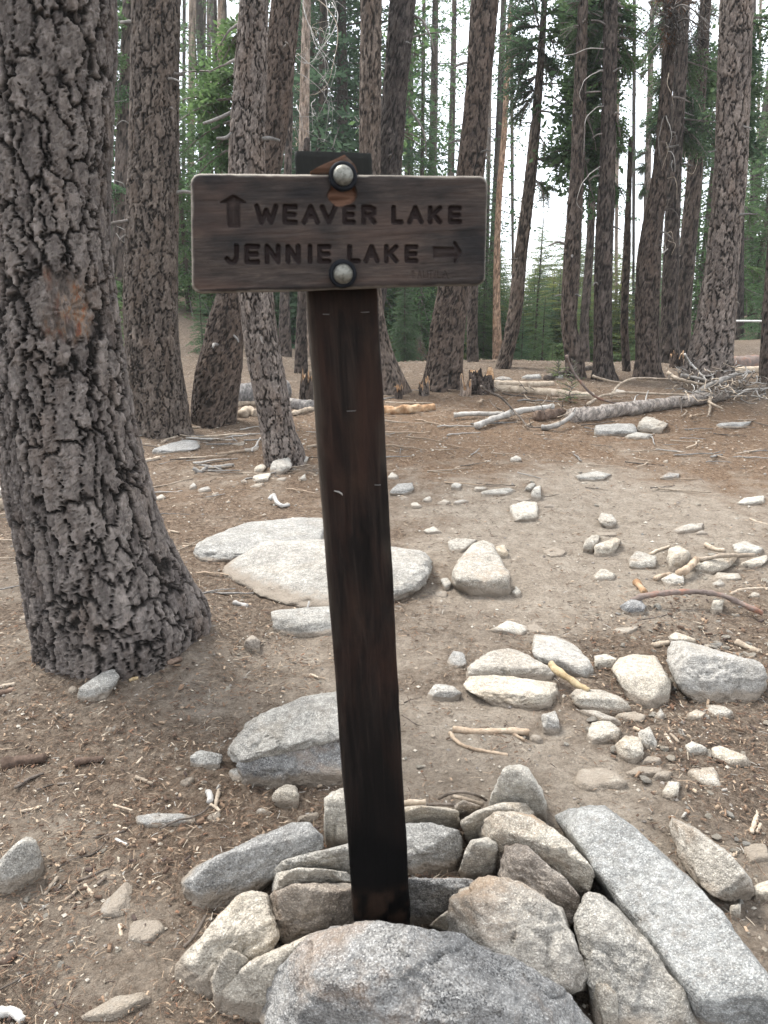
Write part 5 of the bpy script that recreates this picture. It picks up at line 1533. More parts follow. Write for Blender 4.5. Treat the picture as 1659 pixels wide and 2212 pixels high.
stick('yellow lichen covered twig near the narrow slab', 'yellowwood', 7, 5, '560,726 578,720 598,716', 0.9)
stick('bark chip lying against the foot of the scarred pine', 'barkchip', 11, 5, '720,655 750,645 786,634', 0.7)
stick('flat reddish bark chip left of the other at the scarred pine', 'barkchip', 9, 5, '632,656 655,652 686,646', 0.7)
# round the left trees
stick('bent pale stick below the tall straight pine', 'drywood', 5, 3, '700,806 730,790 768,778', 0.8)
stick('short tan stick left below the tall straight pine', 'drywood', 7, 3, '618,886 655,880 692,874', 0.9)
stick('tan peeled stick lying left of the leaning pine', 'tanwood', 8, 3, '944,858 1000,850 1058,844', 0.9)
stick('knotted grey root stick left of the leaning pine stones', 'greywood', 8, 3, '838,918,2 862,932 890,918 950,912 1012,902', 0.7)
stick('long thin pale stick in front of the crooked pine', 'drywood', 4, 3, '828,782 930,778 1040,770 1100,772', 0.8)
stick('pale log end right behind the leaning pine foot', 'drywood', 10, 3, '1262,682 1300,672 1352,660', 0.9)
stick('pale stick right of the leaning pine, above the stones', 'drywood', 6, 3, '1326,826 1366,818', 0.9)
stick('curly bleached root in the litter left of the post', 'whitewood', 9, 3, '1166,1052,2 1180,1035,4 1196,1062,2 1215,1078,1 1252,1076', 0.6, seg=30)
stick('long thin grey twig curving below the low grey slab', 'drywood', 3, 3, '640,1000 720,990 790,970 830,960', 0.8)
stick('dry stick pile piece by the crooked pine root', 'drywood', 4, 3, '790,740 840,742 880,738', 0.8)

# logs between the trees
def log(label, mat, rz, reg, pts, seg=60, n=26, bump=0.25, taper=0.85, cat='log', name='fallen_log'):
    P, sc = stick_pts(reg, pts, 0)
    r0 = rz / 2 * sc.mean()
    P, sc = stick_pts(reg, pts, r0 * 0.6)
    Q = resample(P, seg)
    t = np.linspace(0, 1, seg)
    R = r0 * (1 + (1 - taper) * 0.5 - (1 - taper) * t)
    o = Q.mean(0)
    V, f, tr = tube(Q - o, R, n, bump, 77 + NST[0])
    NST[0] += 1
    T, A, B = frames(Q)
    h, cell, crk = bark_field(np.asarray(V) * 1.0, 0.06, 1.0, 71 + NST[0])
    e = empty(name, o, label, cat)
    link('trunk', mesh('trunk', V, [f, tr], M[mat], {'bark': h, 'cell': cell, 'scar': h * 0, 'crack': crk}), e)
    return e
lg = log('grey cracked fallen tree trunk lying across the right mid-ground', 'greybark', 26, 4, '800,694 850,690 900,684,1 1000,668,1 1100,655,2 1200,640,2 1300,628,2 1400,612,2 1480,600,2', 160, 40, 0.30, 0.62)
for pts, rz, mt in (('788,432,48 800,470,40 822,510,32 860,560,22 905,600,14 960,626,8 1040,640,4', 8, 'redbark'),
                    ('418,562,34 455,590,26 505,612,20 545,650,12 590,700,6 630,738,2 680,742,2', 7, 'twig'),
                    ('680,744,1 740,735,3 790,708,6 815,682,9 826,660,12', 14, 'greywood'),
                    ('1340,600,6 1390,570,12 1440,545,18 1500,520,22 1520,510,24', 16, 'silver'),
                    ('1225,504,22 1270,530,17 1330,545,13 1400,556,10', 10, 'drywood'),
                    ('1280,515,16 1340,524,14 1405,540,12 1430,545,10', 9, 'silver'),
                    ('1420,545,12 1480,525,18 1530,512,22 1600,498,24', 8, 'silver'),
                    ('980,612,4 1010,560,12 1060,535,16 1150,530,16 1280,534,14', 7, 'drywood'),
                    ('900,520,14 960,538,10 1030,548,8', 7, 'drywood'),
                    ('880,640,8 960,600,10 1060,590,10 1160,596,8 1330,600,8', 8, 'drywood'),
                    ('1300,425,40 1320,460,30 1360,500,22 1400,545,14', 6, 'whitewood'),
                    ('1405,610,6 1410,650,3 1400,690,1', 8, 'drywood'),
                    ('1400,630,5 1440,650,4 1465,662,2', 7, 'drywood'),
                    ('1500,590,8 1570,580,8 1665,570,8', 7, 'silver'),
                    ('1240,640,4 1330,612,8 1420,590,10', 5, 'drywood'),
                    ('820,680,6 780,705,3 700,735,1', 5, 'drywood'),
                    ('1130,640,6 1135,600,12 1142,580,16', 4, 'whitewood'),
                    ('1080,630,6 1090,605,10 1100,600,12', 4, 'whitewood')):
    stick(None, mt, rz * 0.62, 4, pts, 0.4, part='branch', parent=lg, seg=30)
# wiry tangle of twigs round the fallen tree's top end, each hung on the log
tr_ = np.random.default_rng(5)
for k in range(130):
    zx, zy = tr_.uniform(1260, 1650), tr_.uniform(470, 620)
    a = tr_.uniform(0, 6.28); L_ = tr_.uniform(40, 115); cv = tr_.uniform(-2.6, 2.6)
    pts = []
    x, y = zx, zy
    h0 = tr_.uniform(4, 34)
    for q in range(6):
        pts.append('%.1f,%.1f,%.1f' % (x, y, max(2, h0)))
        x += math.cos(a) * L_ / 5; y -= math.sin(a) * L_ / 5 * 0.6; a += cv / 5; h0 += tr_.uniform(-4, 4)
    stick(None, ['twig', 'drywood', 'silver', 'greywood'][k % 4], tr_.uniform(1.2, 2.6), 4, ' '.join(pts), 0.5, part='twig', parent=lg, seg=12, n=5)
for k in range(34):
    zx, zy = tr_.uniform(480, 900), tr_.uniform(560, 740)
    a = tr_.uniform(0.3, 2.8); L_ = tr_.uniform(40, 100); cv = tr_.uniform(-1.2, 1.2)
    pts = []; x, y = zx, zy; h0 = tr_.uniform(2, 8)
    for q in range(5):
        pts.append('%.1f,%.1f,%.1f' % (x, y, max(1, h0)))
        x += math.cos(a) * L_ / 5; y -= math.sin(a) * L_ / 5 * 0.7; a += cv / 5; h0 += tr_.uniform(0, 4)
    stick(None, ['twig', 'drywood'][k % 2], tr_.uniform(1.3, 2.4), 4, ' '.join(pts), 0.5, part='twig', parent=lg, seg=10, n=5)

stick('pale birch white pole rising to the right before the fallen tree', 'silver', 13, 4, '395,736,1 470,706,3 560,676,5 640,660,6 732,650,6', 0.8, 'dead_branch', 'branch', seg=40)
stick('straight silver stick lying left under the pale pole', 'silver', 9, 4, '300,690,2 400,682,3 520,680,3', 0.9, 'dead_branch', 'branch')
log('pale bare log on the crest, upper of two behind the stump', 'drywood', 13, 4, '476,552 560,553 640,556 730,552', 40, 16, 0.3)
log('long pale bare log on the crest, lower of two behind the stump', 'drywood', 17, 4, '470,572 560,578 680,588 800,598 905,606', 60, 16, 0.3)
log('dark thin log lying on the crest before the bowed pine', 'twig', 12, 4, '700,530 760,512 830,494 905,484', 40, 14, 0.3)
log('orange rotten log just right of the post on the litter', 'orangewood', 20, 4, '-40,662 60,668 130,664 212,654', 50, 20, 0.6, 0.6)
log('broken brown log end beside the fallen tree trunk', 'barkchip', 24, 4, '660,700 700,690 770,676', 30, 18, 0.6, 0.9)
log('round grey log lying behind the leaning pine, end on', 'greybark', 46, 3, '1000,608 1060,604 1120,596 1240,580', 50, 26, 0.3)
log('thin pale log lying below the round grey one', 'drywood', 12, 3, '1015,640 1080,635 1180,636 1345,630', 50, 14, 0.3)
log('rotten tan wood chunk in front of the logs left of the leaning pine', 'drywood', 20, 3, '1046,684 1075,672 1106,680', 20, 16, 0.7, 0.7)
log('thick dark log just right of the leaning pine foot', 'greybark', 24, 3, '1240,640 1300,645 1350,650', 30, 18, 0.3)
log('reddish brown log at the right edge behind the biggest right hand pine', 'redbark', 26, 4, '1510,470 1570,462 1665,452', 30, 16, 0.4)
log('bleached log below the reddish one at the right edge', 'drywood', 14, 4, '1520,500 1580,494 1665,486', 30, 14, 0.3)
log('pale bleached log end at the left edge behind the scarred pine', 'drywood', 24, 3, '-40,1082 0,1078 36,1070', 20, 14, 0.4)

def stump(label, mat, reg, pts, top, seed, jag=0.5, lean=0.0):
    """pts: foot left/right; top: y; a broken-off trunk with splintered rim"""
    (xl, yb), (xr, _) = pts
    a, b = D(reg, xl, yb), D(reg, xr, yb)
    q = hit((a[0] + b[0]) / 2, a[1])
    r = np.linalg.norm(at(b[0], b[1], q[1]) - at(a[0], a[1], q[1])) / 2
    h = at(a[0], D(reg, 0, top)[1], q[1])[2] - q[2]
    nu, nv = 64, 40
    th = np.arange(nu) / nu * 2 * np.pi
    rim = 1 + jag * (fbm(np.stack([np.cos(th) * 3, np.sin(th) * 3, th * 0 + seed], 1), 4, seed) * 1.3) - 0.12
    z = np.linspace(0, 1, nv)
    Z = -0.12 + (rim[None] * h + 0.12) * z[:, None]
    Rr = r * (1 + 0.22 * (1 - z[:, None]) ** 3 + 0.08 * np.cos(3 * th + seed)[None]) * np.ones((1, nu))
    P = np.stack([(Rr * np.cos(th) + lean * Z).ravel(), (Rr * np.sin(th)).ravel(), Z.ravel()], 1)
    hh, cell, crk = bark_field(P, 0.05, 2.5, seed)
    nrm = np.stack([np.tile(np.cos(th), nv), np.tile(np.sin(th), nv), np.zeros(nu * nv)], 1)
    P += nrm * ((hh - 0.7) * 0.02)[:, None]
    # hollow broken heart
    inner = []
    for k, (f, dz) in enumerate(((0.82, 0.98), (0.55, 0.72), (0.25, 0.66))):
        inner.append(np.stack([r * f * np.cos(th) + lean * h, r * f * np.sin(th), rim * h * dz * (1 - 0.2 * k * 0.5) + 0.05 * h * np.sin(th * 9 + k)], 1))
    V = np.vstack([P] + inner)
    n_in = 3
    i = np.arange(nv + n_in - 1)[:, None] * nu
    j = np.arange(nu)[None]; jj = (j + 1) % nu
    Q = np.stack([i + j, i + jj, i + nu + jj, i + nu + j], -1).reshape(-1, 4)
    mi = np.r_[np.zeros((nv - 1) * nu, int), np.ones(n_in * nu, int)]
    e = empty('tree_stump', q, label, 'stump')
    link('stump', mesh('stump', V, [Q], [M[mat], M['orangewood']], {'bark': np.r_[hh, np.zeros(n_in * nu)], 'cell': np.r_[cell, np.zeros(n_in * nu)], 'scar': np.zeros(len(V)), 'crack': np.r_[crk, np.zeros(n_in * nu)]}, True, mi), e)
    return e
stump('dark jagged stump in front of the slim dark pine', 'bark_dark', 4, ((368, 592), (476, 592)), 492, 3, 0.35)
stump('pale splintered stub of wood left of the dark jagged stump', 'bark_pale', 4, ((328, 604), (376, 604)), 535, 8, 0.9)
stump('broken stump with orange top left of the signpost', 'bark', 3, ((1290, 634), (1350, 634)), 492, 5, 0.5, 0.1)
stump('small rotten stump at the foot of the stout tapering pine', 'bark', 4, ((150, 600), (196, 600)), 545, 11, 0.8)
stump('low dark stub beside the pine right of the post', 'bark_dark', 4, ((45, 615), (80, 615)), 572, 14, 0.8)
stump('red hearted broken stump between the dark pines', 'bark_dark', 4, ((1235, 482), (1290, 482)), 432, 17, 0.7)

# horizontal pale rail at the right edge
a, b = at(1587, 693.5, 12.8), at(1760, 694.5, 12.6)
V, Q, T = tube(np.array([a, (a + b) / 2, b]) - (a + b) / 2, 0.017, 10)
o = link('rail', mesh('rail', V, [Q, T], M['rail']), loc=(a + b) / 2)
tag(o, 'thin pale level pole running off the right edge behind the big pine', 'pole')

# loose dry sticks by the score in the mid-ground
SM = {}
GL = 'dry sticks littering the ground under the trees'
for k in range(8):
    pr = np.random.default_rng(90 + k)
    m = 7
    P = np.stack([np.linspace(-.5, .5, m), 0.10 * pr.normal(0, 1, m).cumsum() * 0.35, 0.012 * pr.normal(0, 1, m)], 1)
    V, Q, T = tube(P, np.linspace(0.028, 0.016, m) * (1 + 0.2 * pr.normal(0, 1, m)), 6, 0.3, k)
    SM[k] = (V, Q, T)
smesh = {}
for k in range(210):
    u = RNG.random()
    px = RNG.uniform(310, 1659) if u < 0.85 else RNG.uniform(0, 700)
    py = 838 + 240 * RNG.random() ** 1.5 if u < 0.85 else RNG.uniform(1000, 1300)
    if px > 1100 and RNG.random() < 0.5: py = RNG.uniform(840, 1000)
    if px < 700: py = max(py, 925 + RNG.uniform(0, 100))
    q = hit(px, py)
    mk = ['drywood', 'greywood', 'drywood', 'tanwood', 'twig', 'silver'][k % 6]
    key = (k % 8, mk)
    if key not in smesh: smesh[key] = mesh('dry_stick', SM[k % 8][0], list(SM[k % 8][1:]), M[mk])
    s = RNG.uniform(0.12, 0.5) * min(1.2, q[1] / 7)
    o = link('dry_stick', smesh[key], loc=(q[0], q[1], q[2] + 0.012), rot=(0, RNG.normal(0, .06), RNG.normal(0.1, 0.7)), scale=(s, s * RNG.uniform(.5, 1), s * .7))
    tag(o, 'loose dry stick lying flat in the needle litter below the trees', 'stick', GL)

# ------------------------------------------------------------------ foliage
def spray(L, n_tw, seed, wide=0.42, needle=0.05, nw=0.022, droop=0.25, clump=4):
    """one bough along +x: quads of needles on side twigs, plus a thin stem; returns quads, tones, stem"""
    r = np.random.default_rng(seed)
    Q, tone = [], []
    for k in range(n_tw):
        t = (k + 0.5 + r.uniform(-.3, .3)) / n_tw
        if t < 0.12 and r.random() < 0.7: continue
        side = 1 if k % 2 else -1
        ln = L * wide * (1 - t) ** 0.8 * r.uniform(0.5, 1.1) + 0.05 * L
        ang = math.radians(r.uniform(38, 66)) * side
        p0 = np.array([t * L, 0, -droop * L * t * t])
        dr = np.array([math.cos(ang), math.sin(ang), r.uniform(-.28, .12)])
        m = max(2, int(ln / needle * clump / 2.6))
        for q in range(m):
            s = (q + r.random()) / m
            c = p0 + dr * ln * s + np.array([0, 0, -0.18 * ln * s * s]) + r.normal(0, 0.010 * L, 3)
            d = dr + r.normal(0, 0.55, 3); d /= np.linalg.norm(d)
            up = r.normal(0, 0.6, 3) + np.array([0, 0, 1.0]); sd = np.cross(d, up); sd /= max(np.linalg.norm(sd), 1e-6)
            l, wd = needle * r.uniform(0.7, 1.4), nw * r.uniform(0.6, 1.3)
            Q.append([c - sd * wd * .35, c + d * l * .5 - sd * wd, c + d * l, c + d * l * .5 + sd * wd])
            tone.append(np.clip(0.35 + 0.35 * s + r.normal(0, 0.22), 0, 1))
    ts = np.linspace(0, 1, 5)
    P = np.stack([ts * L, 0 * ts, -droop * L * ts * ts], 1)
    return np.array(Q), np.array(tone), P

SPR = [spray(1.0, 30, 300 + k, needle=0.060, nw=0.019, clump=4.0, droop=0.22) for k in range(5)]
SPRF = [spray(1.0, 34, 320 + k, needle=0.075, nw=0.024, clump=5.0, droop=0.3) for k in range(4)]     # finer, for the nearer boughs
SPRT = [spray(1.0, 15, 340 + k, needle=0.08, nw=0.022, clump=3.6, droop=0.15, wide=0.30) for k in range(4)]   # thin, pine-like

def rotm(az, el, roll=0.0):
    return np.array(Matrix.Rotation(az, 3, 'Z') @ Matrix.Rotation(-el, 3, 'Y') @ Matrix.Rotation(roll, 3, 'X'))

def crown_mesh(name, H, prof, nb, lib, mat, seed, el0=(-0.25, 0.25), z0=0.0, stem=True, tip=True):
    """boughs set in a spiral round an upright axis of height H"""
    r = np.random.default_rng(seed)
    VV, TT, SV, SQ, n = [], [], [], [], 0
    for k in range(nb):
        t = (k + r.random()) / nb
        z = z0 + (H - z0) * t
        ln = prof(t) * r.uniform(0.65, 1.15)
        if ln < 0.03: continue
        az = k * 2.39996 + r.normal(0, 0.35)
        el = el0[0] + (el0[1] - el0[0]) * t + r.normal(0, 0.14)
        q, tone, P = lib[int(r.integers(len(lib)))]
        R = rotm(az, el, r.normal(0, 0.25)) * ln
        v = q.reshape(-1, 3) @ R.T + [0, 0, z]
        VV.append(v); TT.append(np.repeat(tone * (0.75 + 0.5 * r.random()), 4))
        if stem:
            pv = P @ R.T + [0, 0, z]
            tv, tq, _ = tube(pv, np.linspace(0.011, 0.003, len(pv)) * max(0.6, ln), 3, cap=False)
            SV.append(tv); SQ.append(tq + n); n += len(tv)
    V = np.concatenate(VV)
    nq = len(V) // 4
    Q = np.arange(nq * 4).reshape(-1, 4)
    tone = np.concatenate(TT)
    mi = np.zeros(nq, int)
    if SV:
        S_ = np.concatenate(SV); sq = np.concatenate(SQ) + len(V)
        V = np.vstack([V, S_]); Q = np.vstack([Q, sq]); tone = np.r_[tone, np.zeros(len(S_))]; mi = np.r_[mi, np.ones(len(sq), int)]
    return mesh(name, V, [Q], [M[mat], M['limb']], {'tone': np.clip(tone, 0, 1)}, False, mi)

CR = {}
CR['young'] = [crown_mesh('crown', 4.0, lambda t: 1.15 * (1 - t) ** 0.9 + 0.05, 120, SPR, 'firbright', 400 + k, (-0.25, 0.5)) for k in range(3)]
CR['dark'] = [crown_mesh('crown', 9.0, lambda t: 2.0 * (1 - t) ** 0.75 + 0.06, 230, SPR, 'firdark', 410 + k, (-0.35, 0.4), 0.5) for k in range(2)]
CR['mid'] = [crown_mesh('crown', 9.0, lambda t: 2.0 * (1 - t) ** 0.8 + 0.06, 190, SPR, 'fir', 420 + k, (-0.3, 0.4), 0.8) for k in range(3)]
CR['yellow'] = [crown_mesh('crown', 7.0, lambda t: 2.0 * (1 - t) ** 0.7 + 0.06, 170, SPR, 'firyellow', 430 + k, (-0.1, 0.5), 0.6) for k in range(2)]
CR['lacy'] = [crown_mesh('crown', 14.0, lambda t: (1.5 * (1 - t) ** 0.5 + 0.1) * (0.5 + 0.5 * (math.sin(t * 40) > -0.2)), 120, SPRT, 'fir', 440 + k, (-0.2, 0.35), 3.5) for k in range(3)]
trunkmesh = {}
def far_trunk(H, r, mat):
    key = (H, r, mat)
    if key not in trunkmesh:
        P = np.stack([0.02 * H * np.sin(np.linspace(0, 3, 12)) * 0.3, np.zeros(12), np.linspace(-0.3, H, 12)], 1)
        V, Q, T = tube(P, np.linspace(r, r * 0.15, 12), 10, 0.12, 5)
        trunkmesh[key] = mesh('trunk', V, [Q, T], M[mat], {'bark': np.clip(0.5 + fbm(V * 9, 3, 2), 0, 1), 'cell': 0.5 + 0 * V[:, 0], 'scar': 0 * V[:, 0], 'crack': sstep(0.2, 0.5, fbm(V * np.array([22, 22, 6]), 2, 4))})
    return trunkmesh[key]
HT = {'young': 4.0, 'dark': 9.0, 'mid': 9.0, 'yellow': 7.0, 'lacy': 14.0}
NF = [0]
def fir(px, Y, kind, H, label, group=None, name='fir_tree', wide=1.0):
    NF[0] += 1
    x = (px - 829.5) / F * Y * 1.0
    x = x / (math.cos(TH)) * math.cos(TH)
    z = float(G(x, Y))
    # keep the wanted column of the picture at about mid height
    q = at(px, 650, Y); x = q[0]
    z = float(G(x, Y))
    e = empty(name, (x, Y, z), label, 'fir tree' if kind != 'lacy' else 'pine tree', group)
    e.rotation_euler = (0, 0, RNG.uniform(0, 6.28))
    s = H / HT[kind]
    lib = CR[kind]
    link('crown', lib[NF[0] % len(lib)], e, scale=(s * wide, s * wide, s))
    link('trunk', far_trunk(HT[kind], 0.07 if kind == 'young' else (0.12 if kind != 'lacy' else 0.14), 'bark_dark' if kind in ('dark', 'young') else 'bark'), e, scale=(s, s, s))
    return e
def toph(px, py, Y):
    """height of a tree at distance Y whose tip shows at py"""
    q = at(px, py, Y)
    return q[2] - float(G(q[0], Y))
# named firs
fir(408, 15, 'mid', toph(420, 150, 15), 'green fir between the straight pine and the crooked pair, left of the sign', wide=1.0)
fir(432, 11.5, 'young', toph(432, 610, 11.5), 'small bright green fir sapling below the left end of the sign')
fir(455, 18, 'mid', toph(455, 60, 18), 'loose green fir behind the left end of the sign')
fir(738, 17.5, 'dark', 13, 'dense dark fir directly above the top of the signpost', wide=1.0)
fir(692, 20, 'dark', 13, 'second dark fir behind the bleached hanging branches')
fir(255, 16, 'mid', 10, 'green fir in the gap beside the scarred pine')
fir(245, 9.8, 'young', toph(240, 560, 9.8), 'small fir showing beside the edge of the scarred pine', wide=0.7)
fir(875, 12.8, 'dark', toph(880, 560, 12.8), 'dark fir under the right part of the sign, left of the stout pine')
fir(905, 16, 'mid', toph(905, 90, 16), 'tall green fir right of the close pair above the sign')
fir(860, 11.8, 'young', toph(860, 745, 11.8), 'low green fir close behind the pine right of the post')
fir(1132, 14.5, 'young', toph(1140, 672, 14.5), 'young fir right of the slender leaning pine, nearer left one')
fir(1178, 15.5, 'young', toph(1185, 640, 15.5), 'young fir left of the bowed pine, fuller one')
fir(1160, 17.5, 'young', toph(1165, 610, 17.5), 'young fir peeping up between two others left of the bowed pine')
fir(1200, 13.8, 'young', toph(1200, 735, 13.8), 'lowest young fir at the foot of the bowed pine')
fir(1165, 30, 'yellow', toph(1165, 470, 30), 'sunny yellow green fir standing far off left of the bowed pine')
fir(1340, 27, 'yellow', toph(1340, 500, 27), 'yellow green tree far off between the straight pines')
fir(1045, 19, 'mid', toph(1045, 330, 19), 'loose green fir behind the right end of the sign')
fir(1630, 18, 'mid', toph(1630, 30, 18), 'tall green fir behind the right edge')
fir(1648, 15, 'young', toph(1648, 560, 15), 'green fir low behind the rail at the right edge')
fir(1510, 17, 'mid', toph(1515, 60, 17), 'dark green fir behind the biggest right hand pine')
GF = 'green conifers massed far behind the trunks'
LF = 'green conifer in the massed forest far behind the trunks'
fr = np.random.default_rng(21)
for k in range(130):
    px = fr.uniform(150, 1750); Y = fr.uniform(19, 48)
    open_sky = 930 < px < 1440
    top = fr.normal(590, 45) if open_sky else fr.normal(440, 110)
    if 640 < px < 780: top = fr.normal(250, 120)
    kind = ['mid', 'yellow', 'mid', 'dark', 'young'][k % 5]
    if open_sky: kind = ['yellow', 'yellow', 'young', 'mid', 'yellow'][k % 5]
    H = max(2.5, toph(px, top, Y))
    fir(px, Y, kind, min(H, 14), LF, GF, wide=fr.uniform(0.9, 1.4) * (4.0 / max(3, H)) ** 0.3 * (1.5 if open_sky else 1.0))
for k in range(60):
    px = fr.uniform(840, 1480) if k < 44 else fr.uniform(380, 640); Y = fr.uniform(15.5, 26)
    H = max(1.2, toph(px, fr.normal(640, 50), Y))
    fir(px, Y, ['mid', 'yellow', 'young', 'yellow', 'young'][k % 5], min(H, 6), LF, GF, wide=fr.uniform(1.2, 1.9))
GL2 = 'tall thin pines with loose foliage against the sky'
LP = ((925, 24, 17), (962, 31, 20), (1058, 22, 15), (1290, 30, 15), (395, 27, 18), (470, 23, 16), (500, 34, 22), (660, 26, 20), (1600, 26, 18), (1650, 33, 20), (250, 24, 17), (880, 30, 22), (790, 22, 18))
for (px, Y, H), lab in zip(LP, gap_labels([p[0] for p in LP], 'tall lacy pine far off')):
    fir(px, Y, 'lacy', H, lab, GL2, 'pine_tree')

# boughs and dead branches that belong to the nearer trunks
NB = [0]
def bough(key, p0, p1, mat='firdark', size=1.0, lib=None, dy=0.0, fan=7, part='bough'):
    """foliage bough from picture position p0 on the trunk out to p1"""
    NB[0] += 1
    r = np.random.default_rng(600 + NB[0])
    root, o, L = TRUNKS[key]
    Y = L[len(L) // 2, 1]
    a, b = at(*p0, Y), at(*p1, Y)
    b = b + np.array([0, dy, 0])
    L0 = np.linalg.norm(b - a)
    d = (b - a) / L0
    lib = lib or SPRF
    VV, TT, n = [], [], 0
    mb = []
    for k in range(fan):
        t = k / max(fan, 1) * 0.62
        st = a + (b - a) * t
        ln = L0 * (1 - t) * r.uniform(0.8, 1.05)
        dd = d + r.normal(0, 0.38, 3) * (k > 0) + np.array([0, 0, -0.08 * k])
        dd /= np.linalg.norm(dd)
        az = math.atan2(dd[1], dd[0]); el = math.asin(np.clip(dd[2], -1, 1))
        q, tone, P = lib[int(r.integers(len(lib)))]
        R = rotm(az, el + 0.2, r.normal(0, 0.6)) * ln * size
        VV.append(q.reshape(-1, 3) @ R.T + st - o); TT.append(np.repeat(tone * r.uniform(.7, 1.1), 4))
        mb.append(P @ R.T + st - o)
    V = np.concatenate(VV); nq = len(V) // 4
    Q = np.arange(nq * 4).reshape(-1, 4); tone = np.concatenate(TT); mi = np.zeros(nq, int)
    for P in mb:
        tv, tq, _ = tube(P, np.linspace(0.014, 0.004, len(P)), 4, cap=False)
        Q = np.vstack([Q, tq + len(V)]); V = np.vstack([V, tv]); tone = np.r_[tone, np.zeros(len(tv))]; mi = np.r_[mi, np.ones(len(tq), int)]
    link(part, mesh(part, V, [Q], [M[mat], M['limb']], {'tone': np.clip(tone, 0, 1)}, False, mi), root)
def z2(x, y): return D(2, x, y)
for a, b in (((690, 60), (520, 20)), ((688, 120), (500, 110)), ((684, 160), (505, 195)), ((680, 215), (500, 250)), ((670, 270), (490, 330)), ((664, 330), (510, 390)), ((668, 390), (560, 430)),
             ((694, 60), (790, 90)), ((692, 130), (830, 180)), ((690, 230), (790, 262)), ((684, 280), (770, 300)), ((640, 420), (560, 520)), ((660, 690), (760, 700)), ((655, 780), (770, 850)), ((690, 20), (560, -60)), ((695, 10), (800, -30))):
    bough('T8', z2(*a), z2(*b), 'firdark', 0.95, dy=RNG.uniform(-.5, .5))
for a, b in (((855, 110), (760, 150)), ((850, 130), (930, 120)), ((860, 60), (950, 40)), ((860, 20), (780, 0)), ((850, 700), (890, 690))):
    bough('T9', z2(*a), z2(*b), 'firdark', 1.0)
for a, b in (((1005, 100), (1120, 130)), ((1003, 150), (1110, 240)), ((1003, 60), (1110, 40)), ((1000, 500), (1075, 590)), ((998, 640), (1060, 620)), ((1002, 220), (1090, 290)), ((1000, 20), (1120, -20)), ((990, 780), (1060, 850))):
    bough('T10', z2(*a), z2(*b), 'fir', 1.0, dy=0.3)
for a, b in (((1580, 60), (1680, 40)), ((1580, 150), (1690, 180)), ((1575, 330), (1680, 300)), ((1570, 370), (1660, 430)), ((1565, 600), (1640, 640)), ((1570, 480), (1660, 500))):
    bough('T13', z2(*a), z2(*b), 'firdark', 1.0, dy=0.8)
for a, b in (((1350, 100), (1440, 130)), ((1350, 190), (1440, 260)), ((1345, 260), (1270, 300)), ((1340, 380), (1420, 430)), ((1360, 40), (1460, 20)), ((1350, 10), (1250, -10))):
    bough('T12', z2(*a), z2(*b), 'firdark', 1.0, dy=0.4)
for a, b in (((1230, 20), (1110, 10)), ((1228, 60), (1130, 110)), ((1225, 110), (1180, 200)), ((1235, 30), (1300, 60)), ((1228, 150), (1190, 240))):
    bough('T11', z2(*a), z2(*b), 'brownneedle', 0.9, SPRT, dy=-0.3, part='dead_bough')
for a, b in (((100, 0), (170, 110)), ((20, 500), (120, 560)), ((30, 300), (130, 330)), ((40, 180), (150, 160))):
    bough('T6', z2(*a), z2(*b), 'fir', 0.9, SPRT, dy=1.0)
for a, b in (((530, 155), (390, 150)), ((525, 205), (400, 190)), ((520, 250), (420, 300)), ((535, 60), (420, 40)), ((515, 300), (440, 350))):
    bough('T3', a, b, 'fir', 0.9, dy=0.8)
for a, b in (((280, 40), (230, 70)), ((275, 120), (240, 150)), ((262, 210), (242, 260)), ((270, 180), (236, 200)), ((285, 20), (330, 0)), ((250, 400), (238, 420)), ((245, 520), (225, 560)), ((240, 600), (262, 640))):
    bough('T2b', a, b, 'fir', 1.4, dy=-0.4)

for k in range(16):
    y = RNG.uniform(0, 420); sgn = 1 if k % 2 else -1
    bough('T9b', (1285 - y * .03, y), (1285 + sgn * RNG.uniform(25, 55), y + RNG.uniform(5, 50)), 'fir', 1.0)
for k in range(14):
    y = RNG.uniform(-20, 300); sgn = 1 if k % 2 else -1
    bough('T11b', (1470, y), (1470 + sgn * RNG.uniform(30, 70), y + RNG.uniform(5, 50)), 'firdark', 1.0, dy=0.5)
for k in range(14):
    y = RNG.uniform(20, 620); sgn = 1 if k % 2 else -1
    bough('T13b', (1600, y), (1600 + sgn * RNG.uniform(20, 60), y + RNG.uniform(5, 50)), 'fir', 1.0)
for k in range(30):
    y = RNG.uniform(-20, 330); sgn = 1 if k % 3 else -1; key, x0 = (('T10', 1320), ('T12', 1515), ('T9', 1255))[k % 3]
    bough(key, (x0, y), (x0 + sgn * RNG.uniform(30, 75), y + RNG.uniform(0, 60)), ('firdark', 'fir')[k % 2], 1.0, dy=RNG.uniform(0.3, 1.2))
for k in range(14):
    y = RNG.uniform(0, 500); sgn = 1 if k % 2 else -1
    bough('Snag', (1400, y), (1400 + sgn * RNG.uniform(15, 40), y + RNG.uniform(5, 40)), 'fir', 1.0)

def dead(key, pts, r=0.008, mat='whitewood', off=-0.25, reg=0, part='dead_branch', taper=0.35):
    root, o, L = TRUNKS[key]
    Y = L[len(L) // 2, 1]
    P = []
    pp = [tuple(float(k) for k in s.split(',')) for s in pts.split()]
    for k, q in enumerate(pp):
        x, y = D(reg, q[0], q[1])
        P.append(at(x, y, Y + off * (0.15 + 0.85 * min(1, k / max(1, len(pp) - 1) * 2))) )
    Q = resample(np.array(P) - o, 6 * len(P))
    NB[0] += 1
    Q = Q + np.stack([fbm(Q * 3.5 + a_, 2, NB[0] + a_) for a_ in (1, 2, 3)], 1) * 0.022
    V, f, t = tube(Q, np.linspace(r, r * taper, len(Q)), 6, 0.25, NB[0])
    link(part, mesh(part, V, [f, t], M[mat]), root)
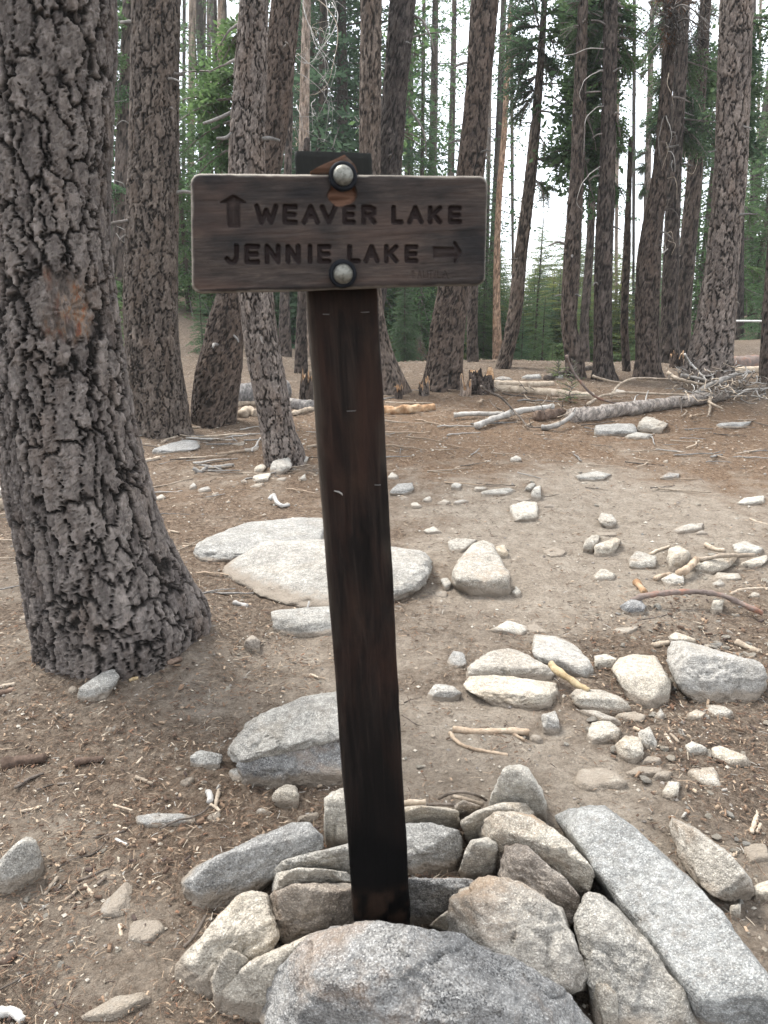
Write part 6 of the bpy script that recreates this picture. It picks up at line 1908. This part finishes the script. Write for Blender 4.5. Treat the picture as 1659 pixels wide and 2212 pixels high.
# bleached branches hanging above the signpost
for s in ('640,-30 662,10 660,35 640,42 622,40', '656,-20 662,30 678,75 700,110 716,150 718,190 700,230 680,260', '690,-30 718,20 722,60 700,90 680,120 664,150 650,180', '650,-40 700,20 724,50 730,90 715,140 690,190 660,200 630,170 618,150',
          '640,115 665,135 690,165 712,200 720,240 715,290 690,310', '700,-30 712,40 708,90 690,130', '608,240 630,260 645,290 650,318', '608,258 628,275 638,315', '640,160 690,200 705,250 700,300', '716,0 722,40 705,100 668,140 640,110 624,80',
          '660,60 690,100 700,150 690,180', '618,110 640,114 662,104 690,80', '646,226 655,260 656,318', '680,200 668,240 674,290'):
    pr_ = np.random.default_rng(NB[0])
    cp = [tuple(float(v_) for v_ in t_.split(',')) for t_ in s.split()]
    cp = [(x_ + pr_.normal(0, 5), y_ + pr_.normal(0, 6)) for x_, y_ in cp]
    mt_ = ('whitewood', 'silver', 'drywood', 'silver')[NB[0] % 4]
    dead('Pale1', ' '.join('%.1f,%.1f' % c_ for c_ in cp), pr_.uniform(0.005, 0.011), mt_, -0.8, taper=0.2)
    for _k in range(4):
        j_ = int(pr_.integers(1, len(cp))); x_, y_ = cp[j_]; a_ = pr_.uniform(0, 6.28); l_ = pr_.uniform(12, 42)
        dead('Pale1', '%.1f,%.1f %.1f,%.1f %.1f,%.1f' % (x_, y_, x_ + l_ * .5 * math.cos(a_), y_ + l_ * .5 * math.sin(a_), x_ + l_ * math.cos(a_ + .4), y_ + l_ * math.sin(a_ + .4) + 8), pr_.uniform(.003, .006), mt_, -0.9, taper=0.3)
# curled pale twigs on the twig hung pine
for s in ('1232,320 1225,360 1245,410 1252,450', '1218,495 1235,550 1240,600 1225,640', '1215,500 1190,570 1186,640 1195,720', '1218,610 1222,680 1200,740', '1225,655 1250,660 1258,700 1260,740', '1245,590 1262,610 1258,650',
          '1228,770 1255,770 1270,800 1270,860', '1240,690 1248,740', '1210,905 1245,905 1268,940 1272,975', '1212,1010 1245,1012 1255,1050', '1185,1040 1205,1050 1215,1085 1210,1106', '1250,240 1255,225 1245,260', '1230,1045 1250,1075 1240,1106'):
    dead('T11', s, 0.006, ('silver', 'limb', 'drywood')[NB[0] % 3], -0.35, 2, taper=0.3)
for s in ('940,305 890,330 860,370 842,410 850,440', '945,210 880,212 800,240 740,240', '930,720 880,760 845,820 835,880 866,922', '945,455 900,480 870,530 866,600 866,670'):
    dead('T10', s, 0.0065, 'silver', -0.5, 2)
for s in ('690,412 740,430 780,470 805,505', '672,588 690,620 695,680', '690,370 740,365 780,370', '655,780 690,830 700,860'):
    dead('T8', s, 0.013, 'limb', -0.2, 2)
for s in ('450,560 465,590 480,612', '440,680 455,700 468,722', '130,60 180,110 210,170 224,236', '110,470 150,530 180,600 186,680'):
    dead('T7' if s.startswith('4') else 'T6', s, 0.014, 'limb', -0.3, 2)
for s in ('1330,620 1350,690 1330,750 1290,720', '1320,640 1300,700 1310,730', '1290,410 1350,440 1375,500', '1250,415 1300,410 1340,440'):
    dead('T12', s, 0.008, 'drywood', -0.5, 2)
for s in ('560,1010 530,990 505,980', '545,1050 520,1030 505,1010', '570,540 520,530 490,560', '560,430 500,440', '540,810 515,785 480,770'):
    dead('T2b', s, 0.012, 'silver', -0.4, 1)
for s in ('1035,105 980,140 950,190', '1020,260 960,290 900,320'):
    dead('T3', s, 0.014, 'limb', -0.3, 1)
for s in ('1224,100 1180,80 1120,150', '1245,40 1300,20 1360,60 1420,120', '1260,100 1330,90 1400,140'):
    dead('T11', s, 0.012, 'limb', -0.5, 2)
# grey fine dead twigs hung over the dark pine
gr = np.random.default_rng(9)
for cx, cy, sx, sy, num, key in ((1320, 130, 110, 120, 120, 'T12'), (1340, 520, 60, 60, 46, 'T12'), (1240, 90, 70, 70, 50, 'T11')):
    root, o, L = TRUNKS[key]
    Y = L[len(L) // 2, 1]
    mb = MB()
    for k in range(num):
        x, y = gr.normal(cx, sx * .6), gr.normal(cy, sy * .6)
        a = gr.uniform(-2.6, -0.4) + (math.pi if gr.random() < .3 else 0); L_ = gr.uniform(40, 130); P = []
        for q in range(5):
            P.append(at(*D(2, x, y), Y - 0.4 + gr.normal(0, .25)) - o); x += math.cos(a) * L_ / 5; y -= math.sin(a) * L_ / 5; a += gr.normal(0, .3)
        V, f, t = tube(np.array(P), np.linspace(0.006, 0.003, 5), 3, cap=False)
        mb.add(V, f)
    me = mb.mesh('dead_twigs', [M['limb']])
    tag(link('dead_twigs', me, root), kind='stuff')
# broken stubs of lower limbs on the nearer trunks
sr = np.random.default_rng(15)
for key, num in (('T2', 7), ('T3', 5), ('T4', 7), ('T5', 4), ('T6', 4), ('T7', 6), ('T8', 7), ('T9', 7), ('T10', 9), ('T11', 6), ('T13', 6), ('T11b', 5), ('T12', 5)):
    root, o, L = TRUNKS[key]
    for k in range(num):
        i = int(len(L) * sr.uniform(0.16, 0.72)); c = L[i]
        a_ = sr.uniform(-math.pi, 0); dv = np.array([math.cos(a_), math.sin(a_), sr.uniform(-.35, .25)])
        s0 = c[:3] + dv * c[3] * 0.85; ln = sr.uniform(0.04, 0.22)
        P = np.array([s0, s0 + dv * ln * .5 + sr.normal(0, .01, 3), s0 + dv * ln + [0, 0, -0.15 * ln]]) - o
        V, f, t = tube(resample(P, 6), np.linspace(0.014, 0.008, 6) * sr.uniform(.6, 1.2), 6, 0.4, k)
        link('branch_stub', mesh('branch_stub', V, [f, t], M[('limb', 'greywood')[k % 2]]), root)
# rusty dead sapling by the stout pine
q = at(906, 800, 14.5); q[2] = float(G(q[0], 14.5))
e = empty('dead_sapling', q, 'rusty red dead fir sapling left of the stout tapering pine', 'dead sapling')
hh_ = toph(906, 725, 14.5)
link('crown', crown_mesh('crown', hh_, lambda t: 0.22 * (1 - t) ** .6 + 0.03, 70, SPRT, 'brownneedle', 88, (-0.9, 0.1), hh_ * 0.25), e)
link('trunk', far_trunk(4.0, 0.07, 'bark_dark'), e, scale=(.5, .5, hh_ / 4.0))
# a seedling in the litter
for px, py, h, lab in ((1232, 872, 0.42, 'tiny yellow green seedling growing before the fallen trunk'), (1204, 818, 0.2, 'tiny green seedling at the crest by the bowed pine')):
    q = hit(px, py)
    r = np.random.default_rng(4)
    e = empty('fir_seedling', q, lab, 'seedling')
    me = crown_mesh('foliage', h, lambda t: 0.16 * (1 - t) + 0.04, 26, [(s[0] * 1.0, s[1], s[2]) for s in SPRT], 'seedling', 77, (0.2, 0.8))
    link('foliage', me, e)
# ground plants beyond the crest
for px, py, s in ((1118, 812, 0.25), (1085, 826, 0.18), (1140, 806, 0.2), (880, 800, 0.3), (852, 826, 0.25)):
    pass

# ------------------------------------------------------------------ loose litter
def litter():
    r = np.random.default_rng(33)
    N = 78000
    ang = r.uniform(-0.62, 0.62, N)
    dist = np.exp(r.uniform(math.log(0.72), math.log(13), N))
    x, y = dist * np.sin(ang), dist * np.cos(ang)
    p = np.stack([x, y, 0 * x], 1)
    dust = np.zeros(N)
    for reg, px, py, rad, amt in DUST:
        q = hit(*D(reg, px, py))
        dust += amt * np.exp(-((x - q[0]) ** 2 + (y - q[1]) ** 2) / (rad * rad))
    dust += 0.3 * fbm(p * 1.6, 4, 31)
    dust -= 0.8 * np.exp(-((np.hypot(x + 0.9, y - 2.5) - 0.42) / 0.16) ** 2)
    for reg, px, py, rad in ((6, 1350, 480, 0.5), (6, 1500, 560, 0.4), (6, 1450, 940, 0.35), (8, 1550, 200, 0.25), (7, 700, 330, 0.2), (7, 60, 900, 0.2)):
        q = hit(*D(reg, px, py))
        dust -= 0.6 * np.exp(-((x - q[0]) ** 2 + (y - q[1]) ** 2) / (rad * rad))
    clump = fbm(p * 6, 3, 35)
    keep = r.random(N) < np.clip(0.9 - 1.0 * np.clip(dust, 0, .8) + 0.7 * clump, 0.10, 1)
    x, y, dist, p = x[keep], y[keep], dist[keep], p[keep]
    N = len(x)
    kind = r.random(N)
    ln = np.where(kind < 0.74, r.uniform(0.007, 0.026, N), r.uniform(0.004, 0.011, N)) * (0.62 + 0.34 * dist ** 0.75)
    wd = np.where(kind < 0.74, r.uniform(0.0007, 0.0016, N), ln * r.uniform(0.35, 0.8, N)) * np.where(kind < 0.74, 0.5 + 0.55 * dist, 1)
    az = r.uniform(0, 2 * np.pi, N)
    d = np.stack([np.cos(az), np.sin(az), r.normal(0, 0.16, N)], 1)
    s = np.stack([-np.sin(az), np.cos(az), r.normal(0, 0.3, N)], 1)
    c = np.stack([x, y, G(x, y) + 0.004 + 0.010 * fbm(p * 9, 4, 41) + 0.0045 * fbm(p * 34, 3, 43) + r.uniform(0, 0.006, N)], 1)
    hgt = np.where(kind < 0.74, wd * 0.7, ln * 0.16)
    up = np.array([0, 0, 1.0])
    a = c - d * ln[:, None] * .5; b = c + d * ln[:, None] * .5
    m = c + up * hgt[:, None]
    V = np.stack([a - s * wd[:, None] * .4, b - s * wd[:, None] * .3, b + s * wd[:, None] * .3, a + s * wd[:, None] * .4, m - s * wd[:, None] * .25, m + s * wd[:, None] * .25], 1).reshape(-1, 3)
    k = np.arange(N)[:, None] * 6
    T = np.concatenate([k + np.array([[0, 1, 4]]), k + np.array([[2, 3, 5]])])
    Q = np.concatenate([k + np.array([[1, 2, 5, 4]]), k + np.array([[3, 0, 4, 5]])])
    pal = np.array([(0.075, 0.05, 0.036), (0.12, 0.08, 0.055), (0.18, 0.12, 0.08), (0.27, 0.20, 0.14), (0.33, 0.26, 0.19), (0.42, 0.36, 0.28), (0.15, 0.085, 0.055), (0.055, 0.04, 0.034), (0.30, 0.28, 0.25)])
    pi = r.choice(len(pal), N, p=[.20, .21, .17, .13, .08, .03, .07, .08, .03])
    colr = pal[pi] * r.uniform(0.75, 1.2, (N, 1))
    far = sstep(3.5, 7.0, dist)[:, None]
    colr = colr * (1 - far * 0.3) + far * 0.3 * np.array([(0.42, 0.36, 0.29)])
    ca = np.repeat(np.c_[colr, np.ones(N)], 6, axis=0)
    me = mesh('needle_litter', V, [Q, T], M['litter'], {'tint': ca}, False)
    tag(link('needle_litter', me), 'brown needles, bark flakes and wood chips strewn over the dirt', 'litter', kind='stuff')
    # bark chips on the right bank
    P2 = []
    for k in range(900):
        reg, zx, zy, sx, sy = ((6, 1330, 520, 230, 90), (6, 1520, 640, 130, 120), (6, 1450, 930, 220, 90), (8, 1520, 150, 160, 110), (7, 680, 330, 220, 120), (7, 120, 800, 160, 260), (5, 350, 960, 300, 120))[k % 7]
        a_ = D(reg, r.normal(zx, sx * 1.25), r.normal(zy, sy * 1.25))
        if a_[0] > 1720 or a_[1] > 2230: continue
        P2.append(hit(*a_))
    P2 = np.array(P2); n2 = len(P2)
    az = r.uniform(0, 6.28, n2); ln2 = (0.004 + 0.018 * r.random(n2) ** 2) * (0.6 + 0.28 * P2[:, 1]); w2 = ln2 * r.uniform(0.25, 0.6, n2); h2 = ln2 * r.uniform(0.12, 0.3, n2)
    d2 = np.stack([np.cos(az), np.sin(az), r.normal(0, .2, n2)], 1); s2 = np.stack([-np.sin(az), np.cos(az), r.normal(0, .3, n2)], 1)
    c2 = P2 + [0, 0, 0.006]
    cs = [c2 + d2 * (ln2 * a_)[:, None] + s2 * (w2 * b_)[:, None] + np.array([0, 0, 1.0]) * (h2 * e_)[:, None] for a_, b_, e_ in ((-.5, -.4, 0), (.5, -.5, 0), (.4, .5, 0), (-.5, .4, 0), (-.4, -.3, 1), (.4, -.3, .8), (.35, .3, 1), (-.4, .3, .8))]
    V2 = np.stack(cs, 1).reshape(-1, 3); k2 = np.arange(n2)[:, None] * 8
    Q2 = np.concatenate([k2 + np.array([q_]) for q_ in ((4, 5, 6, 7), (0, 1, 5, 4), (1, 2, 6, 5), (2, 3, 7, 6), (3, 0, 4, 7))])
    c3 = pal[r.choice(len(pal), n2, p=[.24, .26, .18, .09, .05, .02, .02, .12, .02])] * r.uniform(.7, 1.2, (n2, 1))
    me = mesh('bark_chips', V2, [Q2], M['litter'], {'tint': np.repeat(np.c_[c3, np.ones(n2)], 8, axis=0)}, False)
    tag(link('bark_chips', me), 'dark bark chips and wood crumbs lying thick in patches', 'bark chips', kind='stuff')
    # fine gravel
    N = 5000
    ang = r.uniform(-0.6, 0.6, N); dist = np.exp(r.uniform(math.log(0.75), math.log(7), N))
    x, y = dist * np.sin(ang), dist * np.cos(ang)
    v0, f0 = ICO[2][0], ICO[2][1]
    bm = bmesh.new(); [bm.verts.new(q) for q in ((1, 0, 0), (-1, 0, 0), (0, 1, 0), (0, -1, 0), (0, 0, 1), (0, 0, -1))]; bmesh.ops.convex_hull(bm, input=bm.verts)
    v0 = np.array([q.co for q in bm.verts]); f0 = np.array([[q.index for q in t.verts] for t in bm.faces]); bm.free()
    s = (0.0022 + 0.0042 * r.random(N) ** 3) * (0.6 + 0.35 * dist)
    sc = s[:, None] * r.uniform(0.6, 1.25, (N, 3)) * np.array([1, 1, .7])
    c = np.stack([x, y, G(x, y) + 0.002 + 0.010 * fbm(np.stack([x, y, 0 * x], 1) * 9, 4, 41)], 1)
    V = (c[:, None] + v0[None] * sc[:, None] * r.uniform(.75, 1.15, (N, len(v0), 1))).reshape(-1, 3)
    Fc = (f0[None] + np.arange(N)[:, None, None] * len(v0)).reshape(-1, 3)
    pal = np.array([(0.27, 0.235, 0.19), (0.33, 0.295, 0.245), (0.22, 0.185, 0.145), (0.19, 0.17, 0.15), (0.40, 0.365, 0.31)])
    colr = pal[r.choice(5, N)] * r.uniform(0.8, 1.15, (N, 1))
    me = mesh('gravel', V, [Fc], M['litter'], {'tint': np.repeat(np.c_[colr, np.ones(N)], len(v0), axis=0)}, False)
    tag(link('gravel', me), 'fine pale gravel scattered over the trail dirt', 'gravel', kind='stuff')
litter()

# ------------------------------------------------------------------ air
hz = bpy.data.materials.new('thin_haze')
hz.use_nodes = True
ht = hz.node_tree
ht.nodes.clear()
ho = ht.nodes.new('ShaderNodeOutputMaterial')
hv = ht.nodes.new('ShaderNodeVolumePrincipled')
hv.inputs['Color'].default_value = (0.9, 0.95, 0.97, 1)
hv.inputs['Density'].default_value = 0.0011
hv.inputs['Anisotropy'].default_value = 0.3
ht.links.new(hv.outputs[0], ho.inputs['Volume'])
X0, X1, Y0, Y1, Z0, Z1 = -140, 140, -140, 140, -16, 42
V = np.array([(x, y, z) for z in (Z0, Z1) for y in (Y0, Y1) for x in (X0, X1)])
Q = np.array([(0, 2, 3, 1), (4, 5, 7, 6), (0, 1, 5, 4), (2, 6, 7, 3), (0, 4, 6, 2), (1, 3, 7, 5)])
tag(link('haze', mesh('haze', V, [Q], [hz], smooth=False)), kind='stuff')
